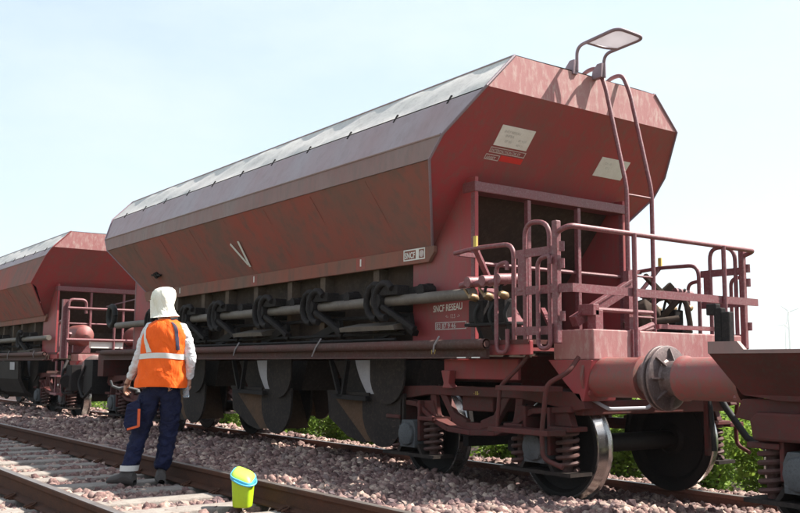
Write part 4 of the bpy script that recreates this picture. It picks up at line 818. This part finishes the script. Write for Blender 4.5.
# shirt with sleeves
V = dict(ab=(J['ab'], (.155, .105)), ch=(J['ch'], (.16, .11)), w=((.048, 0, .98), (.16, .11)), nk=((.055, .01, 1.485), .068), shL=(J['shL'], .070), elL=(J['elL'], .055), wrL=(J['wrL'], .038), shR=(J['shR'], .070), elR=(J['elR'], .055), wrR=(J['wrR'], .038), uL=((-.145, .01, 1.30), .062), uR=((.265, 0, 1.30), .062), fL=((-.24, .07, 1.07), .047), fR=((.292, .02, 1.06), .047))
skin('shirt', V, [('w', 'ab'), ('ab', 'ch'), ('ch', 'nk'), ('ch', 'shL'), ('shL', 'uL'), ('uL', 'elL'), ('elL', 'fL'), ('fL', 'wrL'), ('ch', 'shR'), ('shR', 'uR'), ('uR', 'elR'), ('elR', 'fR'), ('fR', 'wrR')], 'shirt', pe, 3, 'ch', .028, .05)
# vest: lofted rings, a little loose at the hem
VR = [(.895, .03, .235, .175), (.93, .032, .238, .175), (1.02, .038, .225, .165), (1.14, .044, .212, .155), (1.26, .05, .207, .152), (1.36, .055, .208, .150), (1.43, .057, .196, .138), (1.475, .058, .165, .118), (1.505, .058, .115, .095), (1.52, .058, .085, .082)]
def ring(z, cx, a, b, n=44, grow=0, amp=.008):
    out = []
    for k in range(n):
        t = 2*math.pi*k/n; c, s = math.cos(t), math.sin(t); e = .80
        w = amp*(math.sin(5*t+z*9)*math.sin(2*t+z*23)+.5*math.sin(9*t-z*17)*math.sin(z*31+t))*(1.5 if z < 1.1 else .9)
        out.append((cx+(a+grow+w)*math.copysign(abs(c)**e, c), (b+grow+w)*math.copysign(abs(s)**e, s), z+.006*math.sin(3*t)))
    return out
def loft(rings, name, mat, parent, close=True):
    m = MB(); P = [r+[r[0]] for r in rings]; m.grid(P); return m.build(name, mat, parent, org=Z0)
def vr(z):
    for i in range(len(VR)-1):
        if VR[i][0] <= z <= VR[i+1][0]:
            t = (z-VR[i][0])/(VR[i+1][0]-VR[i][0]); return [VR[i][k]+(VR[i+1][k]-VR[i][k])*t for k in range(4)]
zs = np.linspace(.895, 1.52, 26)
vest = loft([ring(*vr(z)) for z in zs], 'safety_vest', 'vest', pe)
loft([ring(*vr(z), grow=.004) for z in np.linspace(1.155, 1.205, 4)], 'reflective_band', 'refl', vest)
def vstrip(k0, k1, za, zb, mat, nm, lean=0):
    m = MB(); rows = []
    for z in np.linspace(za, zb, 12):
        rg = ring(*vr(z), n=176, grow=.005); sh = int(lean*(z-za)/(zb-za)); rows.append([rg[k % 176] for k in range(k0+sh, k1+sh+1)])
    m.grid(rows); m.build(nm, mat, vest, org=Z0)
vstrip(117, 124, 1.21, 1.47, 'refl', 'reflective_band', -17); vstrip(150, 156, 1.24, 1.495, 'blackstrap', 'shoulder_strap', -6); vstrip(20, 26, 1.21, 1.495, 'refl', 'reflective_band', 6); vstrip(62, 68, 1.21, 1.495, 'refl', 'reflective_band', -6)
# sun hat with neck flap
HR = [(1.832, .010), (1.830, .040), (1.818, .072), (1.79, .097), (1.75, .110), (1.70, .114), (1.65, .112), (1.615, .110), (1.585, .120), (1.565, .134)]
m = MB(); rows = []
HR = [(1.828, .010), (1.826, .040), (1.815, .073), (1.79, .098), (1.755, .108), (1.715, .109), (1.68, .105), (1.645, .100), (1.61, .100), (1.58, .108), (1.555, .119), (1.54, .130)]
for z, r in HR:
    row = []
    for k in range(49):
        t = 2*math.pi*k/48; fr = math.sin(t); w = 1+.035*math.sin(3*t+z*20)+.03*math.sin(8*t+z*26)*(1 if z < 1.72 else .4)+.012*math.sin(13*t)
        zz = z if fr < .25 or z > 1.73 else 1.73+(z-1.73)*.10          # open over the face
        back = max(0, -fr)*max(0, 1.66-z)                               # neck flap hangs out at the back
        v_ = HT @ Vector((r*w*math.cos(t), -.012+r*1.1*w*fr-.22*back, 0)); row.append((J['hd'][0]+v_.x, J['hd'][1]+v_.y, zz-.05*back+.012*v_.x/.1))
    rows.append(row)
m.grid(rows); hat = m.build('sun_hat', 'hatc', pe, org=Z0)
# boots, hem band, thigh pouch
for pre, d in (('L', Vector((-.92, .35, 0)).normalized()), ('R', Vector((-.30, .95, 0)).normalized())):
    a = Vector(J['ank'+pre]); a.z = 0; sd_ = Vector((-d.y, d.x, 0)); rows = []
    for t, w, h in ((-.085, .03, .05), (-.075, .042, .12), (-.02, .048, .16), (.04, .047, .15), (.08, .046, .105), (.14, .05, .085), (.185, .046, .07), (.21, .03, .05), (.218, .008, .03)):
        c = a+d*t; rows.append([c+sd_*(w*math.cos(2*math.pi*k/16))+Vector((0, 0, .004+h/2+h/2*math.sin(2*math.pi*k/16))) for k in range(17)])
    m = MB(); m.grid(rows); m.build('boot', 'boot', pe, org=Z0)
def legring(c, r, grow): return [(c[0]+(r+grow)*math.cos(2*math.pi*k/28), c[1]+(r+grow)*math.sin(2*math.pi*k/28), c[2]) for k in range(29)]
m = MB(); m.grid([legring((-.226, -.018, .135), .080, .004), legring((-.220, -.014, .185), .082, .004)]); m.build('reflective_hem_band', 'refl', trs, org=Z0)
m = MB(); m.prism([(-.23, .50), (-.26, .56), (-.235, .74), (-.12, .79), (-.10, .52)], 'y', -.150, -.095); po = m.build('holster_pocket', 'navy', trs, org=Z0, bevel=.012)
m = MB(); m.bar((-.118, -.153, .70), (-.118, -.153, .54), .024, .006, up=(0, -1, 0)); m.bar((-.118, -.153, .545), (-.22, -.153, .515), .020, .006, up=(0, -1, 0)); m.build('orange_trim', 'trim', po, org=Z0)
# things held
pmat = pe.rotation_euler.to_matrix()
def pw(p): return Vector(pe.location)+pmat @ Vector(p)
m = MB(); hp = [pw(p) for p in ((-.25, .24, .86), (-.33, .17, .885), (-.40, .14, .875), (-.455, .12, .90), (-.47, .11, .95))]
m.tube(hp, [.014, .015, .015, .012, .010], 10); m.tube([hp[0], hp[0]+Vector((.02, 0, -.03))], [.02, .022], 10)
hk = m.build('hand_tool', 'boxgrey', None, org=hp[2]); tag(hk, 'curved grey metal hand tool held in the left hand of the worker', 'tool')
bm, bn, bl, bb = nodemat('clear_bottle_plastic'); bb.inputs['Base Color'].default_value = (.75, .85, .95, 1); bb.inputs['Transmission Weight'].default_value = .75; bb.inputs['Roughness'].default_value = .15; bb.inputs['IOR'].default_value = 1.2; MT['bottle'] = bm
bp_ = pw((.265, .03, .80)); e = tag(empty('water_bottle', bp_), 'small clear plastic bottle in the right hand of the worker', 'bottle')
m = MB(); m.lathe(bp_, (-.15, .0, 1), [(0, 0), (0, .026), (.01, .03), (.05, .029), (.055, .027), (.06, .03), (.10, .03), (.13, .018), (.14, .012)], 20); m.build('bottle_body', 'bottle', e); m = MB(); m.lathe(bp_+Vector((-.0208, 0, .138)), (-.15, 0, 1), [(0, .014), (.018, .014), (.018, 0)], 14); m.build('cap', 'white', e)

# ================================================================== the bucket
MT['lime'] = paint('lime_plastic', (.42, .60, .014), (.39, .56, .014), (.30, .40, .03), rough=.4, scale=5, fine=.14, bump=0, spec=.5)
lb = MT['lime'].node_tree.nodes['Principled BSDF']; lb.inputs['Subsurface Weight'].default_value = .2; lb.inputs['Subsurface Radius'].default_value = (.03, .03, .01); lb.inputs['Subsurface Scale'].default_value = .6
MT['lid'] = paint('pale_lime_plastic', (.36, .56, .07), (.34, .53, .065), (.28, .42, .06), rough=.35, scale=5, fine=.06, bump=0, spec=.5)
MT['blue'] = paint('turquoise_plastic', (.07, .40, .56), (.07, .37, .52), (.06, .32, .46), rough=.35, scale=5, fine=.06, bump=0, spec=.5)
BK = Vector((-.80, -3.45, .05)); bk = tag(empty('bucket', BK), 'lime green plastic bucket with turquoise rim and lid standing on the empty track', 'bucket')
def sq(z, a, n=48, e=.5, rot=R(46)):
    out = []
    for k in range(n+1):
        t = 2*math.pi*k/n; c, s = math.cos(t), math.sin(t); x, y = a*math.copysign(abs(c)**e, c), a*math.copysign(abs(s)**e, s)
        out.append((BK.x+x*math.cos(rot)-y*math.sin(rot), BK.y+x*math.sin(rot)+y*math.cos(rot), BK.z+z))
    return out
AW = Vector((-1, -.05, 0)).normalized()
def slant(rg, k): return [(p[0], p[1], p[2]+k*((Vector(p)-BK).dot(AW))) for p in rg]
SL = .50
m = MB(); m.grid([sq(.0, .001), sq(0, .058), sq(.006, .066), sq(.02, .069), slant(sq(.10, .074), SL*.4), slant(sq(.205, .080), SL), slant(sq(.216, .082), SL)]); m.build('bucket_body', 'lime', bk)
m = MB(); m.grid([slant(sq(z, a), SL) for z, a in ((.212, .082), (.210, .088), (.216, .091), (.234, .091), (.240, .089), (.240, .080))]); rim = m.build('rim', 'blue', bk)
m = MB(); m.grid([slant(sq(z, a), SL) for z, a in ((.237, .084), (.243, .082), (.258, .070), (.268, .05), (.273, .025), (.274, .001))]); m.build('lid', 'lid', bk)
c_ = BK-AW*.094+Vector((0, 0, .222-.094*SL)); s2 = Vector((AW.y, -AW.x, 0)); m = MB(); m.bar(c_-s2*.022, c_+s2*.022, .02, .03); m.build('clip', 'blue', bk, bevel=.004)
m = MB(); m.tube([BK+s2*.100*math.cos(t)-AW*.104*math.sin(t)+Vector((0, 0, .220-.104*SL*math.sin(t))) for t in [math.pi*i/18 for i in range(19)]], .006, 8); m.build('handle', 'blue', bk)

# ================================================================== summer haze
q = MB(); q.box((-2350, -2350, -1.75), (2350, 2350, 112)); hz = q.build('haze', [])
hm = bpy.data.materials.new('summer_haze'); hm.use_nodes = True; hn = hm.node_tree.nodes; hn.clear()
pv = hn.new('ShaderNodeVolumePrincipled'); pv.inputs['Density'].default_value = .00026; pv.inputs['Color'].default_value = (.94, .97, 1, 1); pv.inputs['Anisotropy'].default_value = .35
ho = hn.new('ShaderNodeOutputMaterial'); hm.node_tree.links.new(pv.outputs[0], ho.inputs['Volume']); hz.data.materials.append(hm)
tag(hz, 'thin pale summer haze in the air over the plain', 'haze', kind='stuff')
